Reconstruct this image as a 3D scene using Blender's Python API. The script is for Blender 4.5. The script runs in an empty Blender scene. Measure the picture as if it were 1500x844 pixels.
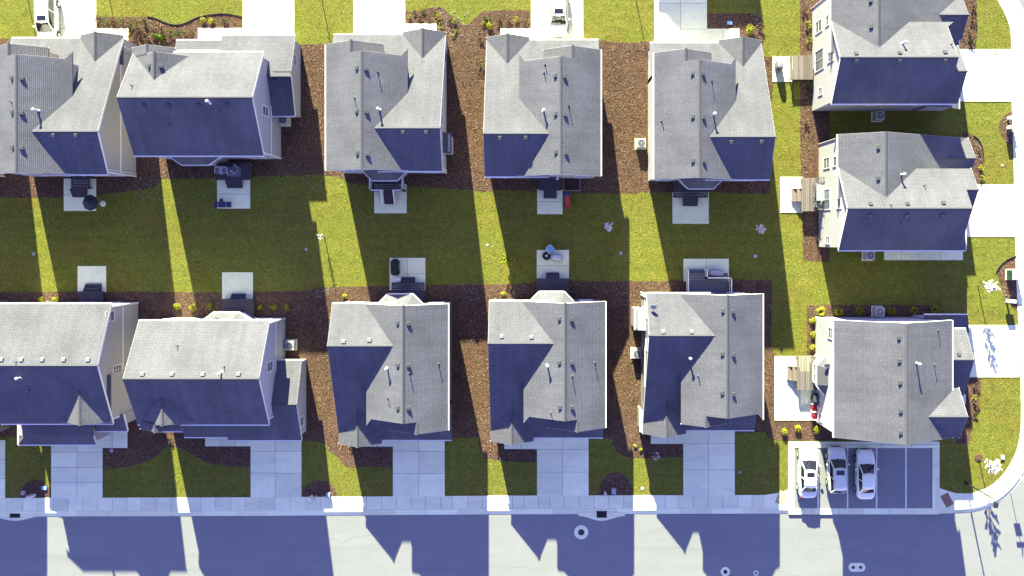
import bpy, bmesh, math, random
import numpy as np
from mathutils import Vector, Matrix
from mathutils.bvhtree import BVHTree
random.seed(7); rng = np.random.default_rng(11)
SC = bpy.context.scene
COL = SC.collection
S = 15.6            # photo pixels per metre on the ground
H = 75.0            # flying height of the camera
NX, NY = 785.0, 350.0   # the point straight below the camera
# ---------------------------------------------------------------- camera
cam = bpy.data.cameras.new('camera'); cam_o = bpy.data.objects.new('camera', cam); COL.objects.link(cam_o)
cam_o.location = (0, 0, H); cam_o.rotation_euler = (0, 0, 0)
cam.sensor_width = 36; cam.lens = 36 * H / (1500 / S)
cam.shift_x = (750 - NX) / 1500; cam.shift_y = -(422 - NY) / 1500
cam.clip_end = 3000; SC.camera = cam_o
# ---------------------------------------------------------------- light
COTY = 2.68; SKEW = 0.206
elev = math.atan(1 / (COTY * math.hypot(1, SKEW)))
to_sun = Vector((-SKEW, 1, 0)).normalized() * math.cos(elev) + Vector((0, 0, math.sin(elev)))
w = bpy.data.worlds.new('World'); SC.world = w; w.use_nodes = True
wn = w.node_tree; bg = wn.nodes['Background']
sky = wn.nodes.new('ShaderNodeTexSky'); sky.sky_type = 'NISHITA'; sky.sun_disc = False
sky.sun_elevation = elev; sky.sun_rotation = math.atan2(to_sun.x, to_sun.y)
sky.ozone_density = 3.0; sky.dust_density = 0.2; sky.air_density = 1.0
tint = wn.nodes.new('ShaderNodeMix'); tint.data_type = 'RGBA'; tint.blend_type = 'MULTIPLY'; tint.inputs[0].default_value = 1
tint.inputs[7].default_value = (.88, .615, 1.0, 1); wn.links.new(sky.outputs[0], tint.inputs[6]); wn.links.new(tint.outputs[2], bg.inputs[0]); bg.inputs[1].default_value = 0.091
sl = bpy.data.lights.new('sun', 'SUN'); sl.energy = 5.0; sl.angle = math.radians(0.5); sl.color = (0.99, 1.0, 0.71)
so = bpy.data.objects.new('sun', sl); COL.objects.link(so)
so.rotation_euler = (-to_sun).to_track_quat('-Z', 'Y').to_euler(); so.location = to_sun * 100
vs = SC.view_settings; vs.view_transform = 'Standard'; vs.look = 'None'; vs.gamma = 1; vs.use_curve_mapping = False
vs.exposure = 2.62
SC.render.engine = 'CYCLES'; SC.cycles.max_bounces = 5; SC.cycles.diffuse_bounces = 1

# ---------------------------------------------------------------- helpers
def U(px, h=0): return (px - NX) * (1 - h / H)          # photo x -> plan units (px, relative to nadir)
def V(py, h=0): return (py - NY) * (1 - h / H)
def W(px, py, h=0): return Vector((U(px, h) / S, -V(py, h) / S, h))
def pw(x, y, z=0): return Vector((x / S, -y / S, z))     # plan units -> world

def tag(o, label=None, cat=None, group=None, kind=None):
    if label: o['label'] = label
    if cat: o['category'] = cat
    if group: o['group'] = group
    if kind: o['kind'] = kind
    return o
def empty(name, loc, label, cat, group=None, rz=0):
    o = bpy.data.objects.new(name, None); COL.objects.link(o); o.location = loc; o.rotation_euler = (0, 0, rz)
    o.empty_display_size = .2
    bpy.context.view_layer.update() if False else None
    return tag(o, label, cat, group)

class MB:
    def __init__(s): s.v = []; s.f = []; s.uv = {}
    def add(s, vs, fs):
        n = len(s.v); s.v += [tuple(v) for v in vs]; s.f += [tuple(n + i for i in f) for f in fs]; return s
    def box(s, x0, y0, z0, x1, y1, z1):
        return s.hexa([(x0,y0),(x1,y0),(x1,y1),(x0,y1)], z0, z1)
    def hexa(s, poly, z0, z1):
        n = len(poly)
        vs = [(p[0], p[1], z0) for p in poly] + [(p[0], p[1], z1) for p in poly]
        fs = [tuple(range(n))[::-1], tuple(range(n, 2*n))] + [(i, (i+1) % n, n + (i+1) % n, n + i) for i in range(n)]
        return s.add(vs, fs)
    def solid(s, top, dz):           # top polygon (3D) + thickness downwards
        n = len(top); vs = [tuple(p) for p in top] + [(p[0], p[1], p[2] - dz) for p in top]
        fs = [tuple(range(n)), tuple(range(n, 2*n))[::-1]] + [(i, n + i, n + (i+1) % n, (i+1) % n) for i in range(n)]
        return s.add(vs, fs)
    def bar(s, a, b, w, h=None, up=(0, 0, 1)):   # box beam along a-b
        a = Vector(a); b = Vector(b); h = h or w; d = (b - a)
        if d.length < 1e-6: return s
        d.normalize(); up = Vector(up)
        if abs(d.dot(up)) > .98: up = Vector((1, 0, 0))
        sd = d.cross(up).normalized(); u = sd.cross(d)
        vs = []
        for p in (a, b):
            for i, j in ((-1,-1),(1,-1),(1,1),(-1,1)): vs.append(p + sd * i * w / 2 + u * j * h / 2)
        return s.add(vs, [(0,1,2,3),(7,6,5,4),(0,4,5,1),(1,5,6,2),(2,6,7,3),(3,7,4,0)])
    def tube(s, a, b, r0, r1=None, n=8, cap=True):
        a = Vector(a); b = Vector(b); r1 = r0 if r1 is None else r1; d = (b - a).normalized()
        up = Vector((0,0,1)) if abs(d.z) < .95 else Vector((1,0,0))
        sd = d.cross(up).normalized(); u = sd.cross(d); vs = []
        for p, r in ((a, r0), (b, r1)):
            for i in range(n):
                t = 2 * math.pi * i / n; vs.append(p + (sd * math.cos(t) + u * math.sin(t)) * r)
        fs = [(i, (i+1) % n, n + (i+1) % n, n + i) for i in range(n)]
        if cap: fs += [tuple(range(n))[::-1], tuple(range(n, 2*n))]
        return s.add(vs, fs)
    def lathe(s, c, prof, n=16):
        vs = []; fs = []
        for r, z in prof:
            for i in range(n):
                t = 2 * math.pi * i / n; vs.append((c[0] + r * math.cos(t), c[1] + r * math.sin(t), c[2] + z))
        m = len(prof)
        for k in range(m - 1):
            for i in range(n): fs.append((k*n+i, k*n+(i+1)%n, (k+1)*n+(i+1)%n, (k+1)*n+i))
        fs += [tuple(range(n))[::-1], tuple(range((m-1)*n, m*n))]
        return s.add(vs, fs)
    def build(s, name, mat, parent=None, smooth=False, bevel=0, recalc=True, sub=0):
        me = bpy.data.meshes.new(name); me.from_pydata(s.v, [], s.f)
        if recalc:
            bm = bmesh.new(); bm.from_mesh(me); bmesh.ops.recalc_face_normals(bm, faces=bm.faces); bm.to_mesh(me); bm.free()
        me.materials.append(mat)
        o = bpy.data.objects.new(name, me); COL.objects.link(o)
        if smooth:
            me.polygons.foreach_set('use_smooth', [True] * len(me.polygons))
        if bevel:
            m = o.modifiers.new('bevel', 'BEVEL'); m.width = bevel; m.segments = 2; m.limit_method = 'ANGLE'
        if sub:
            m = o.modifiers.new('sub', 'SUBSURF'); m.levels = sub; m.render_levels = sub
        if parent:
            o.parent = parent
            o.matrix_parent_inverse = chain(parent).inverted()
        return o
def chain(p):
    m = p.matrix_parent_inverse @ p.matrix_basis if p.parent else p.matrix_basis.copy()
    if p.parent: m = chain(p.parent) @ m
    return m
def place(o):  # matrix_basis of a fresh empty is up to date from loc / rot
    return o
# ---------------------------------------------------------------- materials
MATS = {}
def mat(name, col, rough=.85, noise=0.0, nscale=5, bump=0.0, bscale=40, metal=0.0, spec=.3, coat=0, detail=4, col2=None, fac=.5):
    if name in MATS: return MATS[name]
    m = bpy.data.materials.new(name); m.use_nodes = True; nt = m.node_tree; N = nt.nodes; L = nt.links
    b = N['Principled BSDF']; b.inputs['Roughness'].default_value = rough; b.inputs['Metallic'].default_value = metal
    b.inputs['Specular IOR Level'].default_value = spec
    if coat: b.inputs['Coat Weight'].default_value = coat
    b.inputs['Base Color'].default_value = (*col, 1)
    tc = N.new('ShaderNodeTexCoord')
    if noise or col2:
        t = N.new('ShaderNodeTexNoise'); t.inputs['Scale'].default_value = nscale; t.inputs['Detail'].default_value = detail
        L.new(tc.outputs['Object'], t.inputs[0])
        r = N.new('ShaderNodeValToRGB'); r.color_ramp.elements[0].position = .32; r.color_ramp.elements[1].position = .68
        c2 = col2 or tuple(min(1, c * (1 + noise)) for c in col); c1 = col if col2 else tuple(c * (1 - noise) for c in col)
        r.color_ramp.elements[0].color = (*c1, 1); r.color_ramp.elements[1].color = (*c2, 1)
        L.new(t.outputs[0], r.inputs[0]); L.new(r.outputs[0], b.inputs['Base Color'])
    if bump:
        t2 = N.new('ShaderNodeTexNoise'); t2.inputs['Scale'].default_value = bscale; t2.inputs['Detail'].default_value = 5
        L.new(tc.outputs['Object'], t2.inputs[0])
        bp = N.new('ShaderNodeBump'); bp.inputs['Strength'].default_value = bump; bp.inputs['Distance'].default_value = .05
        L.new(t2.outputs[0], bp.inputs['Height']); L.new(bp.outputs[0], b.inputs['Normal'])
    MATS[name] = m; return m

def layered(name, base, layers, rough=.95, bumps=(), spec=.05):
    """base colour + noise layers (scale, lo, hi, colour, factor, stretch)"""
    m = bpy.data.materials.new(name); m.use_nodes = True; nt = m.node_tree; N = nt.nodes; L = nt.links
    b = N['Principled BSDF']; b.inputs['Roughness'].default_value = rough; b.inputs['Specular IOR Level'].default_value = spec
    tc = N.new('ShaderNodeTexCoord'); cur = None
    for i, ly in enumerate(layers):
        sc, lo, hi, colr, fac = ly[:5]; st = ly[5] if len(ly) > 5 else (1, 1, 1)
        mp = N.new('ShaderNodeMapping'); mp.inputs['Scale'].default_value = st; mp.inputs['Location'].default_value = (i * 7.3, i * 3.1, 0)
        L.new(tc.outputs['Object'], mp.inputs[0])
        t = N.new('ShaderNodeTexNoise'); t.inputs['Scale'].default_value = sc; t.inputs['Detail'].default_value = 5; t.inputs['Roughness'].default_value = .6
        L.new(mp.outputs[0], t.inputs[0])
        mr = N.new('ShaderNodeMapRange'); mr.inputs[1].default_value = lo; mr.inputs[2].default_value = hi; mr.inputs[4].default_value = fac
        L.new(t.outputs[0], mr.inputs[0])
        mx = N.new('ShaderNodeMix'); mx.data_type = 'RGBA'; L.new(mr.outputs[0], mx.inputs[0])
        if cur is None: mx.inputs[6].default_value = (*base, 1)
        else: L.new(cur, mx.inputs[6])
        mx.inputs[7].default_value = (*colr, 1); cur = mx.outputs[2]
    if name == 'concrete':
        oi = N.new('ShaderNodeObjectInfo'); mr = N.new('ShaderNodeMapRange'); mr.inputs[3].default_value = .88; mr.inputs[4].default_value = 1.06; L.new(oi.outputs['Random'], mr.inputs[0])
        mx = N.new('ShaderNodeMix'); mx.data_type = 'RGBA'; mx.blend_type = 'MULTIPLY'; mx.inputs[0].default_value = 1; L.new(cur, mx.inputs[6]); L.new(mr.outputs[0], mx.inputs[7]); cur = mx.outputs[2]
    L.new(cur, b.inputs['Base Color'])
    prev = None
    for sc, st, dist in bumps:
        t = N.new('ShaderNodeTexNoise'); t.inputs['Scale'].default_value = sc; t.inputs['Detail'].default_value = 4
        L.new(tc.outputs['Object'], t.inputs[0])
        bp = N.new('ShaderNodeBump'); bp.inputs['Strength'].default_value = st; bp.inputs['Distance'].default_value = dist
        L.new(t.outputs[0], bp.inputs['Height'])
        if prev: L.new(prev, bp.inputs['Normal'])
        prev = bp.outputs[0]
    if prev: L.new(prev, b.inputs['Normal'])
    MATS[name] = m; return m

m_lawn = layered('lawn', (.130, .142, .018), [(1.6, .48, .64, (.098, .112, .013), .8), (.35, .45, .62, (.155, .14, .028), .6),
        (6, .48, .64, (.09, .108, .012), .7), (14, .5, .65, (.17, .17, .033), .6), (.22, .5, .62, (.13, .105, .025), .6), (.6, .45, .6, (.105, .114, .018), .6, (.12, 3, 1))], bumps=[(7, .25, .05), (30, .3, .02)])
m_ground = layered('ground', (.09, .10, .03), [(.05, .4, .6, (.12, .10, .05), .8)])
m_mulch = layered('mulch', (.105, .058, .033), [(7, .42, .6, (.045, .026, .016), .7), (18, .5, .62, (.16, .10, .062), .7), (.5, .45, .65, (.07, .045, .032), .7)], bumps=[(14, .5, .06)])
m_asph = layered('asphalt', (.212, .216, .197), [(.4, .4, .65, (.232, .236, .216), .8), (2.2, .58, .72, (.185, .188, .172), .6), (.9, .5, .62, (.200, .205, .19), .8, (.10, 1, 1)), (5, .66, .70, (.12, .12, .115), .5), (60, .45, .6, (.17, .17, .16), .5)], rough=.9, bumps=[(60, .3, .01)])
m_conc = layered('concrete', (.80, .83, .50), [(1.3, .45, .7, (.70, .73, .46), .7), (.5, .5, .62, (.84, .86, .53), .8), (4, .58, .7, (.60, .60, .39), .45), (.25, .5, .62, (.66, .67, .45), .6, (1, 3, 1)), (40, .45, .6, (.73, .73, .45), .4)], rough=.85, bumps=[(50, .15, .01)])
m_joint = mat('joint', (.20, .195, .15), .95)
m_white = mat('white_trim', (.74, .70, .62), .5, noise=.04, nscale=3)
m_glass = mat('window_glass', (.13, .145, .15), .15, spec=.8, noise=.3, nscale=1.5)
m_metal = mat('galvanized', (.55, .56, .57), .4, metal=.6, noise=.1, nscale=20)
m_dark = mat('dark_plastic', (.02, .02, .022), .5, noise=.2, nscale=10)
m_vent = mat('vent_grey', (.055, .058, .062), .6, noise=.2, nscale=8)
m_ventl = mat('vent_pale', (.22, .22, .21), .6, noise=.2, nscale=8)
m_flue = mat('flue_white', (.50, .50, .48), .45, noise=.06, nscale=8)
m_paint = mat('line_paint', (.74, .72, .56), .7, noise=.12, nscale=6)
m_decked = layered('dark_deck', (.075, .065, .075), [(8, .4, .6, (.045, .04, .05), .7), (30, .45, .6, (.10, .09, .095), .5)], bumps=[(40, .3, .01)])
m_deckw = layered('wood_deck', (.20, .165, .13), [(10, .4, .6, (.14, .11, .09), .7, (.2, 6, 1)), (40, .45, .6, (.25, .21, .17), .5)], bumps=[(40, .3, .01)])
m_deckb = layered('grey_deck', (.17, .17, .175), [(8, .4, .6, (.13, .13, .14), .7)], bumps=[(40, .3, .01)])
m_shrub = layered('shrub_yellow', (.29, .29, .02), [(9, .4, .6, (.18, .20, .012), .8)], rough=.7)
m_shrubg = layered('shrub_green', (.06, .11, .015), [(9, .4, .6, (.035, .07, .01), .8)], rough=.7)
m_shrubb = layered('shrub_brown', (.14, .085, .045), [(9, .4, .6, (.07, .05, .02), .8)], rough=.8)
m_bloss = mat('blossom', (.80, .72, .60), .8, noise=.15, nscale=9)
m_bark = mat('bark', (.10, .075, .055), .9, noise=.3, nscale=20)
m_red = mat('red_fabric', (.42, .03, .04), .7, noise=.15, nscale=12)
m_blue = mat('blue_plastic', (.05, .12, .45), .5, noise=.1, nscale=6)
m_lblue = mat('pale_blue_fabric', (.25, .42, .62), .8, noise=.15, nscale=9)
m_beige = mat('beige_plastic', (.50, .46, .38), .6, noise=.08, nscale=6)
m_util = mat('utility_grey', (.33, .35, .33), .5, noise=.1, nscale=4)
m_utilg = mat('utility_green', (.03, .07, .04), .5, noise=.1, nscale=4)
m_brick = mat('tactile_brick', (.30, .15, .08), .9, noise=.3, nscale=8)
m_iron = mat('cast_iron', (.06, .055, .05), .7, noise=.3, nscale=12, metal=.3)
m_door = mat('door_paint', (.10, .05, .04), .5, noise=.1, nscale=3)
m_gar = mat('garage_paint', (.62, .60, .56), .5, noise=.04, nscale=2)
m_tyre = mat('tyre', (.018, .018, .018), .9, noise=.2, nscale=20)
m_rock = mat('river_rock', (.24, .22, .19), .85, noise=.3, nscale=5)
m_cgl = mat('car_glass', (.012, .013, .016), .04, spec=1.0)
m_lamp = mat('lamp_lens', (.6, .6, .58), .2)
m_tail = mat('tail_lens', (.35, .02, .02), .25)

def shingles(name, tint):
    m = bpy.data.materials.new(name); m.use_nodes = True; nt = m.node_tree; N = nt.nodes; L = nt.links
    b = N['Principled BSDF']; b.inputs['Roughness'].default_value = .92; b.inputs['Specular IOR Level'].default_value = .15
    uv = N.new('ShaderNodeUVMap'); uv.uv_map = 'roof'
    br = N.new('ShaderNodeTexBrick'); br.inputs['Scale'].default_value = 1; br.inputs['Brick Width'].default_value = .30; br.inputs['Row Height'].default_value = .145
    br.inputs['Mortar Size'].default_value = .010; br.offset = .37; br.offset_frequency = 3; br.inputs['Bias'].default_value = 0
    a, c, d = [tuple(v * k for v in tint) for k in (.93, 1.07, .70)]
    br.inputs['Color1'].default_value = (*a, 1); br.inputs['Color2'].default_value = (*c, 1); br.inputs['Mortar'].default_value = (*d, 1)
    L.new(uv.outputs[0], br.inputs[0])
    # staggered darker laminations: wavy noise stretched along the courses
    mp = N.new('ShaderNodeMapping'); mp.inputs['Scale'].default_value = (4.5, 13, 1); L.new(uv.outputs[0], mp.inputs[0])
    n1 = N.new('ShaderNodeTexNoise'); n1.inputs['Scale'].default_value = 1; n1.inputs['Detail'].default_value = 3; L.new(mp.outputs[0], n1.inputs[0])
    mx = N.new('ShaderNodeMix'); mx.data_type = 'RGBA'; mx.blend_type = 'MULTIPLY'; mx.inputs[0].default_value = .8
    rp = N.new('ShaderNodeMapRange'); rp.inputs[1].default_value = .35; rp.inputs[2].default_value = .65; rp.inputs[3].default_value = .90; rp.inputs[4].default_value = 1.10
    L.new(n1.outputs[0], rp.inputs[0]); L.new(br.outputs['Color'], mx.inputs[6]); L.new(rp.outputs[0], mx.inputs[7])
    n2 = N.new('ShaderNodeTexNoise'); n2.inputs['Scale'].default_value = .35; n2.inputs['Detail'].default_value = 4; L.new(uv.outputs[0], n2.inputs[0])
    rp2 = N.new('ShaderNodeMapRange'); rp2.inputs[1].default_value = .35; rp2.inputs[2].default_value = .65; rp2.inputs[3].default_value = .89; rp2.inputs[4].default_value = 1.09
    mx2 = N.new('ShaderNodeMix'); mx2.data_type = 'RGBA'; mx2.blend_type = 'MULTIPLY'; mx2.inputs[0].default_value = 1
    L.new(n2.outputs[0], rp2.inputs[0]); L.new(mx.outputs[2], mx2.inputs[6]); L.new(rp2.outputs[0], mx2.inputs[7])
    mp3 = N.new('ShaderNodeMapping'); mp3.inputs['Scale'].default_value = (1.6, .12, 1); L.new(uv.outputs[0], mp3.inputs[0])
    n3 = N.new('ShaderNodeTexNoise'); n3.inputs['Scale'].default_value = 1; n3.inputs['Detail'].default_value = 5; L.new(mp3.outputs[0], n3.inputs[0])
    rp3 = N.new('ShaderNodeMapRange'); rp3.inputs[1].default_value = .35; rp3.inputs[2].default_value = .7; rp3.inputs[3].default_value = 1.05; rp3.inputs[4].default_value = .90; L.new(n3.outputs[0], rp3.inputs[0])
    mx3 = N.new('ShaderNodeMix'); mx3.data_type = 'RGBA'; mx3.blend_type = 'MULTIPLY'; mx3.inputs[0].default_value = 1; L.new(mx2.outputs[2], mx3.inputs[6]); L.new(rp3.outputs[0], mx3.inputs[7])
    L.new(mx3.outputs[2], b.inputs['Base Color'])
    # each course laps over the one below: saw-tooth height along the slope
    sx = N.new('ShaderNodeSeparateXYZ'); L.new(uv.outputs[0], sx.inputs[0])
    dv = N.new('ShaderNodeMath'); dv.operation = 'DIVIDE'; dv.inputs[1].default_value = .145; L.new(sx.outputs[1], dv.inputs[0])
    fr = N.new('ShaderNodeMath'); fr.operation = 'FRACT'; L.new(dv.outputs[0], fr.inputs[0])
    ad = N.new('ShaderNodeMath'); ad.operation = 'SUBTRACT'; L.new(br.outputs['Fac'], ad.inputs[1]); 
    ms = N.new('ShaderNodeMath'); ms.operation = 'MULTIPLY'; ms.inputs[1].default_value = -1; L.new(fr.outputs[0], ms.inputs[0]); L.new(ms.outputs[0], ad.inputs[0])
    ad2 = N.new('ShaderNodeMath'); ad2.operation = 'MULTIPLY_ADD'; ad2.inputs[1].default_value = 1.6; L.new(n1.outputs[0], ad2.inputs[0]); L.new(ad.outputs[0], ad2.inputs[2])
    bp = N.new('ShaderNodeBump'); bp.inputs['Strength'].default_value = .8; bp.inputs['Distance'].default_value = .02
    L.new(ad2.outputs[0], bp.inputs['Height']); L.new(bp.outputs[0], b.inputs['Normal'])
    return m
def siding(name, c):
    m = bpy.data.materials.new(name); m.use_nodes = True; nt = m.node_tree; N = nt.nodes; L = nt.links
    b = N['Principled BSDF']; b.inputs['Roughness'].default_value = .7; b.inputs['Specular IOR Level'].default_value = .2
    tc = N.new('ShaderNodeTexCoord'); n = N.new('ShaderNodeTexNoise'); n.inputs['Scale'].default_value = .8; L.new(tc.outputs['Object'], n.inputs[0])
    r = N.new('ShaderNodeValToRGB'); r.color_ramp.elements[0].color = (*[v * .93 for v in c], 1); r.color_ramp.elements[1].color = (*[min(1, v * 1.05) for v in c], 1)
    L.new(n.outputs[0], r.inputs[0]); L.new(r.outputs[0], b.inputs['Base Color'])
    sx = N.new('ShaderNodeSeparateXYZ'); L.new(tc.outputs['Object'], sx.inputs[0])
    dv = N.new('ShaderNodeMath'); dv.operation = 'DIVIDE'; dv.inputs[1].default_value = .18; L.new(sx.outputs[2], dv.inputs[0])
    fr = N.new('ShaderNodeMath'); fr.operation = 'FRACT'; L.new(dv.outputs[0], fr.inputs[0])
    bp = N.new('ShaderNodeBump'); bp.inputs['Strength'].default_value = 1; bp.inputs['Distance'].default_value = .03; bp.invert = True
    L.new(fr.outputs[0], bp.inputs['Height']); L.new(bp.outputs[0], b.inputs['Normal'])
    return m
ROOF = [shingles('shingles_a', (.109, .108, .116)), shingles('shingles_b', (.111, .110, .118)), shingles('shingles_c', (.107, .106, .115))]
SIDE = {'grey': siding('siding_grey', (.34, .34, .32)), 'beige': siding('siding_beige', (.38, .345, .28)), 'white': siding('siding_white', (.38, .38, .365)), 'cream': siding('siding_cream', (.36, .35, .32)), 'taupe': siding('siding_taupe', (.13, .12, .105)), 'clay': siding('siding_clay', (.22, .21, .185))}
# ================================================================ GROUND
def sheet(name, pts, z, m, thick=0, kind='structure', smooth_n=0):
    """flat polygon (photo px on the ground) with optional skirt"""
    b = MB(); top = [W(p[0], p[1]) + Vector((0, 0, z)) for p in pts]
    b.solid(top, thick or .003)
    o = b.build(name, m)
    return tag(o, kind=kind)
def smooth(pts, it=2):
    for _ in range(it):
        q = [pts[0]]
        for a, b in zip(pts, pts[1:]):
            q += [(a[0]*.75+b[0]*.25, a[1]*.75+b[1]*.25), (a[0]*.25+b[0]*.75, a[1]*.25+b[1]*.75)]
        q.append(pts[-1]); pts = q
    return pts
def offset_path(pts, d):
    out = []
    for i, p in enumerate(pts):
        a = pts[max(0, i-1)]; b = pts[min(len(pts)-1, i+1)]
        dx, dy = b[0]-a[0], b[1]-a[1]; l = math.hypot(dx, dy)
        out.append((p[0] - dy / l * d, p[1] + dx / l * d))
    return out
g = MB(); g.box(-900, -900, -1.2, 900, 900, -.32); tag(g.build('ground', m_ground), kind='structure')
# edge of the lawn block: along the south street, round the corner, up the east street (photo px)
south = [(-420, 731), (0, 729.5), (380, 728.3), (740, 726), (1120, 725), (1376, 725)]
corner = smooth([(1376, 725), (1400, 724.5), (1424, 723), (1445, 716), (1461, 705), (1476, 687), (1489, 663), (1496, 630), (1495, 560)], 2)
east = [(1495, 560), (1493, 500), (1488, 400), (1485.5, 270), (1482, 150), (1481, 60)]
ne = smooth([(1481, 60), (1480, 40), (1472, 20), (1458, -5), (1440, -40), (1430, -90)], 2)
edge = south + corner[1:] + east[1:] + ne[1:]
pos = [edge[0]]
for p in edge[1:]:
    if math.hypot(p[0]-pos[-1][0], p[1]-pos[-1][1]) > .5: pos.append(p)
edge = pos
lawn_poly = edge + [(1430, -110), (-420, -110)]
bev = W(0, 0)
sheet('lawn', lawn_poly, 0, m_lawn, .3)
# north side of the far street
sheet('far_lawn', [(-420, -250), (1500, -250), (1500, -700), (-420, -700)], 0, m_lawn, .3)
sheet('far_pavement', [(-420, -226), (1500, -226), (1500, -250), (-420, -250)], .02, m_conc, .3)
# road: one sheet round the block, seen south and east
sheet('road', [(-500, -800), (2300, -800), (2300, 1700), (-500, 1700)], -.13, m_asph, .15)
# cut of pavement and kerb along the edge
sw = offset_path(edge, 19)       # outer edge of pavement
kb = offset_path(edge, 23.5)     # kerb
gt = offset_path(edge, 28)       # gutter outer edge
def arc_len(pts):
    s = [0]
    for a, b in zip(pts, pts[1:]): s.append(s[-1] + math.hypot(b[0]-a[0], b[1]-a[1]))
    return s
SL = arc_len(edge)
def at_len(pts, s):
    s = max(0, min(SL[-1] - 1e-6, s))
    for i in range(len(SL) - 1):
        if SL[i+1] >= s:
            t = (s - SL[i]) / (SL[i+1] - SL[i]); a, b = pts[i], pts[i+1]
            return (a[0] + (b[0]-a[0]) * t, a[1] + (b[1]-a[1]) * t)
base = MB()
for i in range(len(edge) - 1):
    base.solid([W(*p) + Vector((0, 0, .005)) for p in (edge[i], edge[i+1], gt[i+1], gt[i])][::-1], .3) if False else None
pav = tag(bpy.data.objects.new('pavement', None), kind='structure'); COL.objects.link(pav)
bb = MB()
bb.v = []; 
n = len(edge)
vs = [W(*p) + Vector((0, 0, .012)) for p in edge] + [W(*p) + Vector((0, 0, .012)) for p in sw]
bb.add(vs + [v - Vector((0, 0, .3)) for v in vs], [(i, i+1, n+i+1, n+i) for i in range(n-1)] + [(2*n+i, 2*n+i+1, i+1, i) for i in range(n-1)])
bb.build('joint_bed', m_joint, pav)
s = 300.0; k = 0
while s < SL[-1] - 40:
    L_ = random.choice([17, 19, 21, 22, 23]) if s > 1000 else random.choice([21, 22, 22.5, 23, 21.5])
    a = s + .22; b = s + L_ - .22; dz = random.uniform(.034, .04)
    q = [at_len(edge, a), at_len(edge, (a+b)/2), at_len(edge, b), at_len(sw, b), at_len(sw, (a+b)/2), at_len(sw, a)]
    if not (1140 < q[1][0] < 1378 and q[1][1] > 700):
        c = MB(); c.solid([W(*p) + Vector((0, 0, dz)) for p in q], .04); c.build('paving_slab', m_conc, pav)
    s += L_
kerb = tag(bpy.data.objects.new('kerb', None), kind='structure'); COL.objects.link(kerb)
s = 300.0
while s < SL[-1] - 40:
    L_ = 46.5; m_ = 6
    a = s + .12; b = s + L_ - .12
    ts = [a + (b-a) * i / m_ for i in range(m_ + 1)]
    # profile: (path, t) pairs: back of kerb, top, rounded face, gutter pan
    prof = [(sw, 0, .03), (kb, 0, .034), (kb, 1.3, -.075), (gt, 0, -.115), (gt, .2, -.135)]
    vs = []
    for t in ts:
        p0 = at_len(sw, t); p1 = at_len(gt, t); dx, dy = p1[0]-p0[0], p1[1]-p0[1]; l = math.hypot(dx, dy)
        for d, z in ((0.15, -.2), (0.15, .034), (2.6, .036), (3.6, .02), (4.4, -.085), (9.0, -.112), (9.05, -.2)):
            vs.append(W(p0[0] + dx / l * d, p0[1] + dy / l * d) + Vector((0, 0, z)))
    np_ = 7; fs = []
    for i in range(m_):
        for j in range(np_ - 1): fs.append((i*np_+j, i*np_+j+1, (i+1)*np_+j+1, (i+1)*np_+j))
    fs += [tuple(range(np_)), tuple(range(m_*np_, (m_+1)*np_))]
    c = MB(); c.add(vs, fs); c.build('kerb_stone', m_conc, kerb, recalc=True)
    s += L_
# storm drains: bulging apron, dark grate
def storm_drain(px, py, w2, d, label):
    e = empty('storm_drain', W(px, py), label, 'drain', 'storm drains along the kerb')
    b = MB(); N_ = 20
    pts = [(px - w2 + 2*w2*i/N_, py + 3 + d * (.5 - .5*math.cos(2*math.pi*i/N_))) for i in range(N_+1)]
    pts = pts + [(px + w2, py - 2), (px - w2, py - 2)]
    b.solid([W(*p) + Vector((0, 0, -.088)) for p in pts], .06); b.build('apron', m_conc, e)
    o = W(px, py); b = MB()
    b.box(o.x-.47, o.y-.30, -.1, o.x+.47, o.y+.24, -.068); b.build('pit', mat('pit_black', (.006,.006,.006), .95), e)
    b = MB()
    b.box(o.x-.5, o.y+.24, -.1, o.x+.5, o.y+.30, -.04); b.box(o.x-.5, o.y-.34, -.1, o.x+.5, o.y-.28, -.05)
    for i in range(7): b.box(o.x-.45+i*.14, o.y-.3, -.075, o.x-.41+i*.14, o.y+.25, -.055)
    b.build('grate', m_iron, e)
storm_drain(21, 753.5, 42, 7, 'cast iron storm drain in bulging gutter at the far left end of the kerb')
storm_drain(881.5, 753.5, 34, 7, 'cast iron storm drain grate in bulging gutter near the round manhole collar')
# manholes in the road
def manhole(px, py, r, label, twin=False):
    o = W(px, py, 0); e = empty('manhole', (o.x, o.y, -.13), label, 'manhole')
    if twin:
        b = MB(); pts = []
        for i in range(24):
            t = 2*math.pi*i/24; cx = (r*.95 if math.cos(t) > 0 else -r*.95); pts.append((o.x + cx + r*math.cos(t)*.95, o.y + r*math.sin(t)))
        b.hexa(pts, -.13, -.118); b.build('collar', m_conc, e)
        for sx in (-1, 1):
            b = MB(); b.lathe((o.x + sx*r*.82, o.y, -.118), [(.15, 0), (.15, .014), (.11, .018)], 16); b.build('cover', m_iron, e)
    else:
        b = MB(); b.lathe((o.x, o.y, -.13), [(r, 0), (r, .012), (r*.97, .014)], 32); b.build('collar', m_conc, e)
        b = MB(); b.lathe((o.x, o.y, -.118), [(r*.45, 0), (r*.45, .014), (r*.40, .02), (r*.2, .016)], 24); b.build('cover', m_iron, e)
manhole(851.5, 780.5, .66, 'large round manhole with wide pale collar in the blue shaded road')
manhole(1063, 838.5, .44, 'middle-sized round manhole with pale collar at the bottom edge of the road')
manhole(1108, 840.5, .25, 'smallest round manhole collar at the bottom edge of the road')
manhole(1256, 832, .42, 'twin-lidded manhole with pale oblong collar in the road below the parked cars', True)
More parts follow.
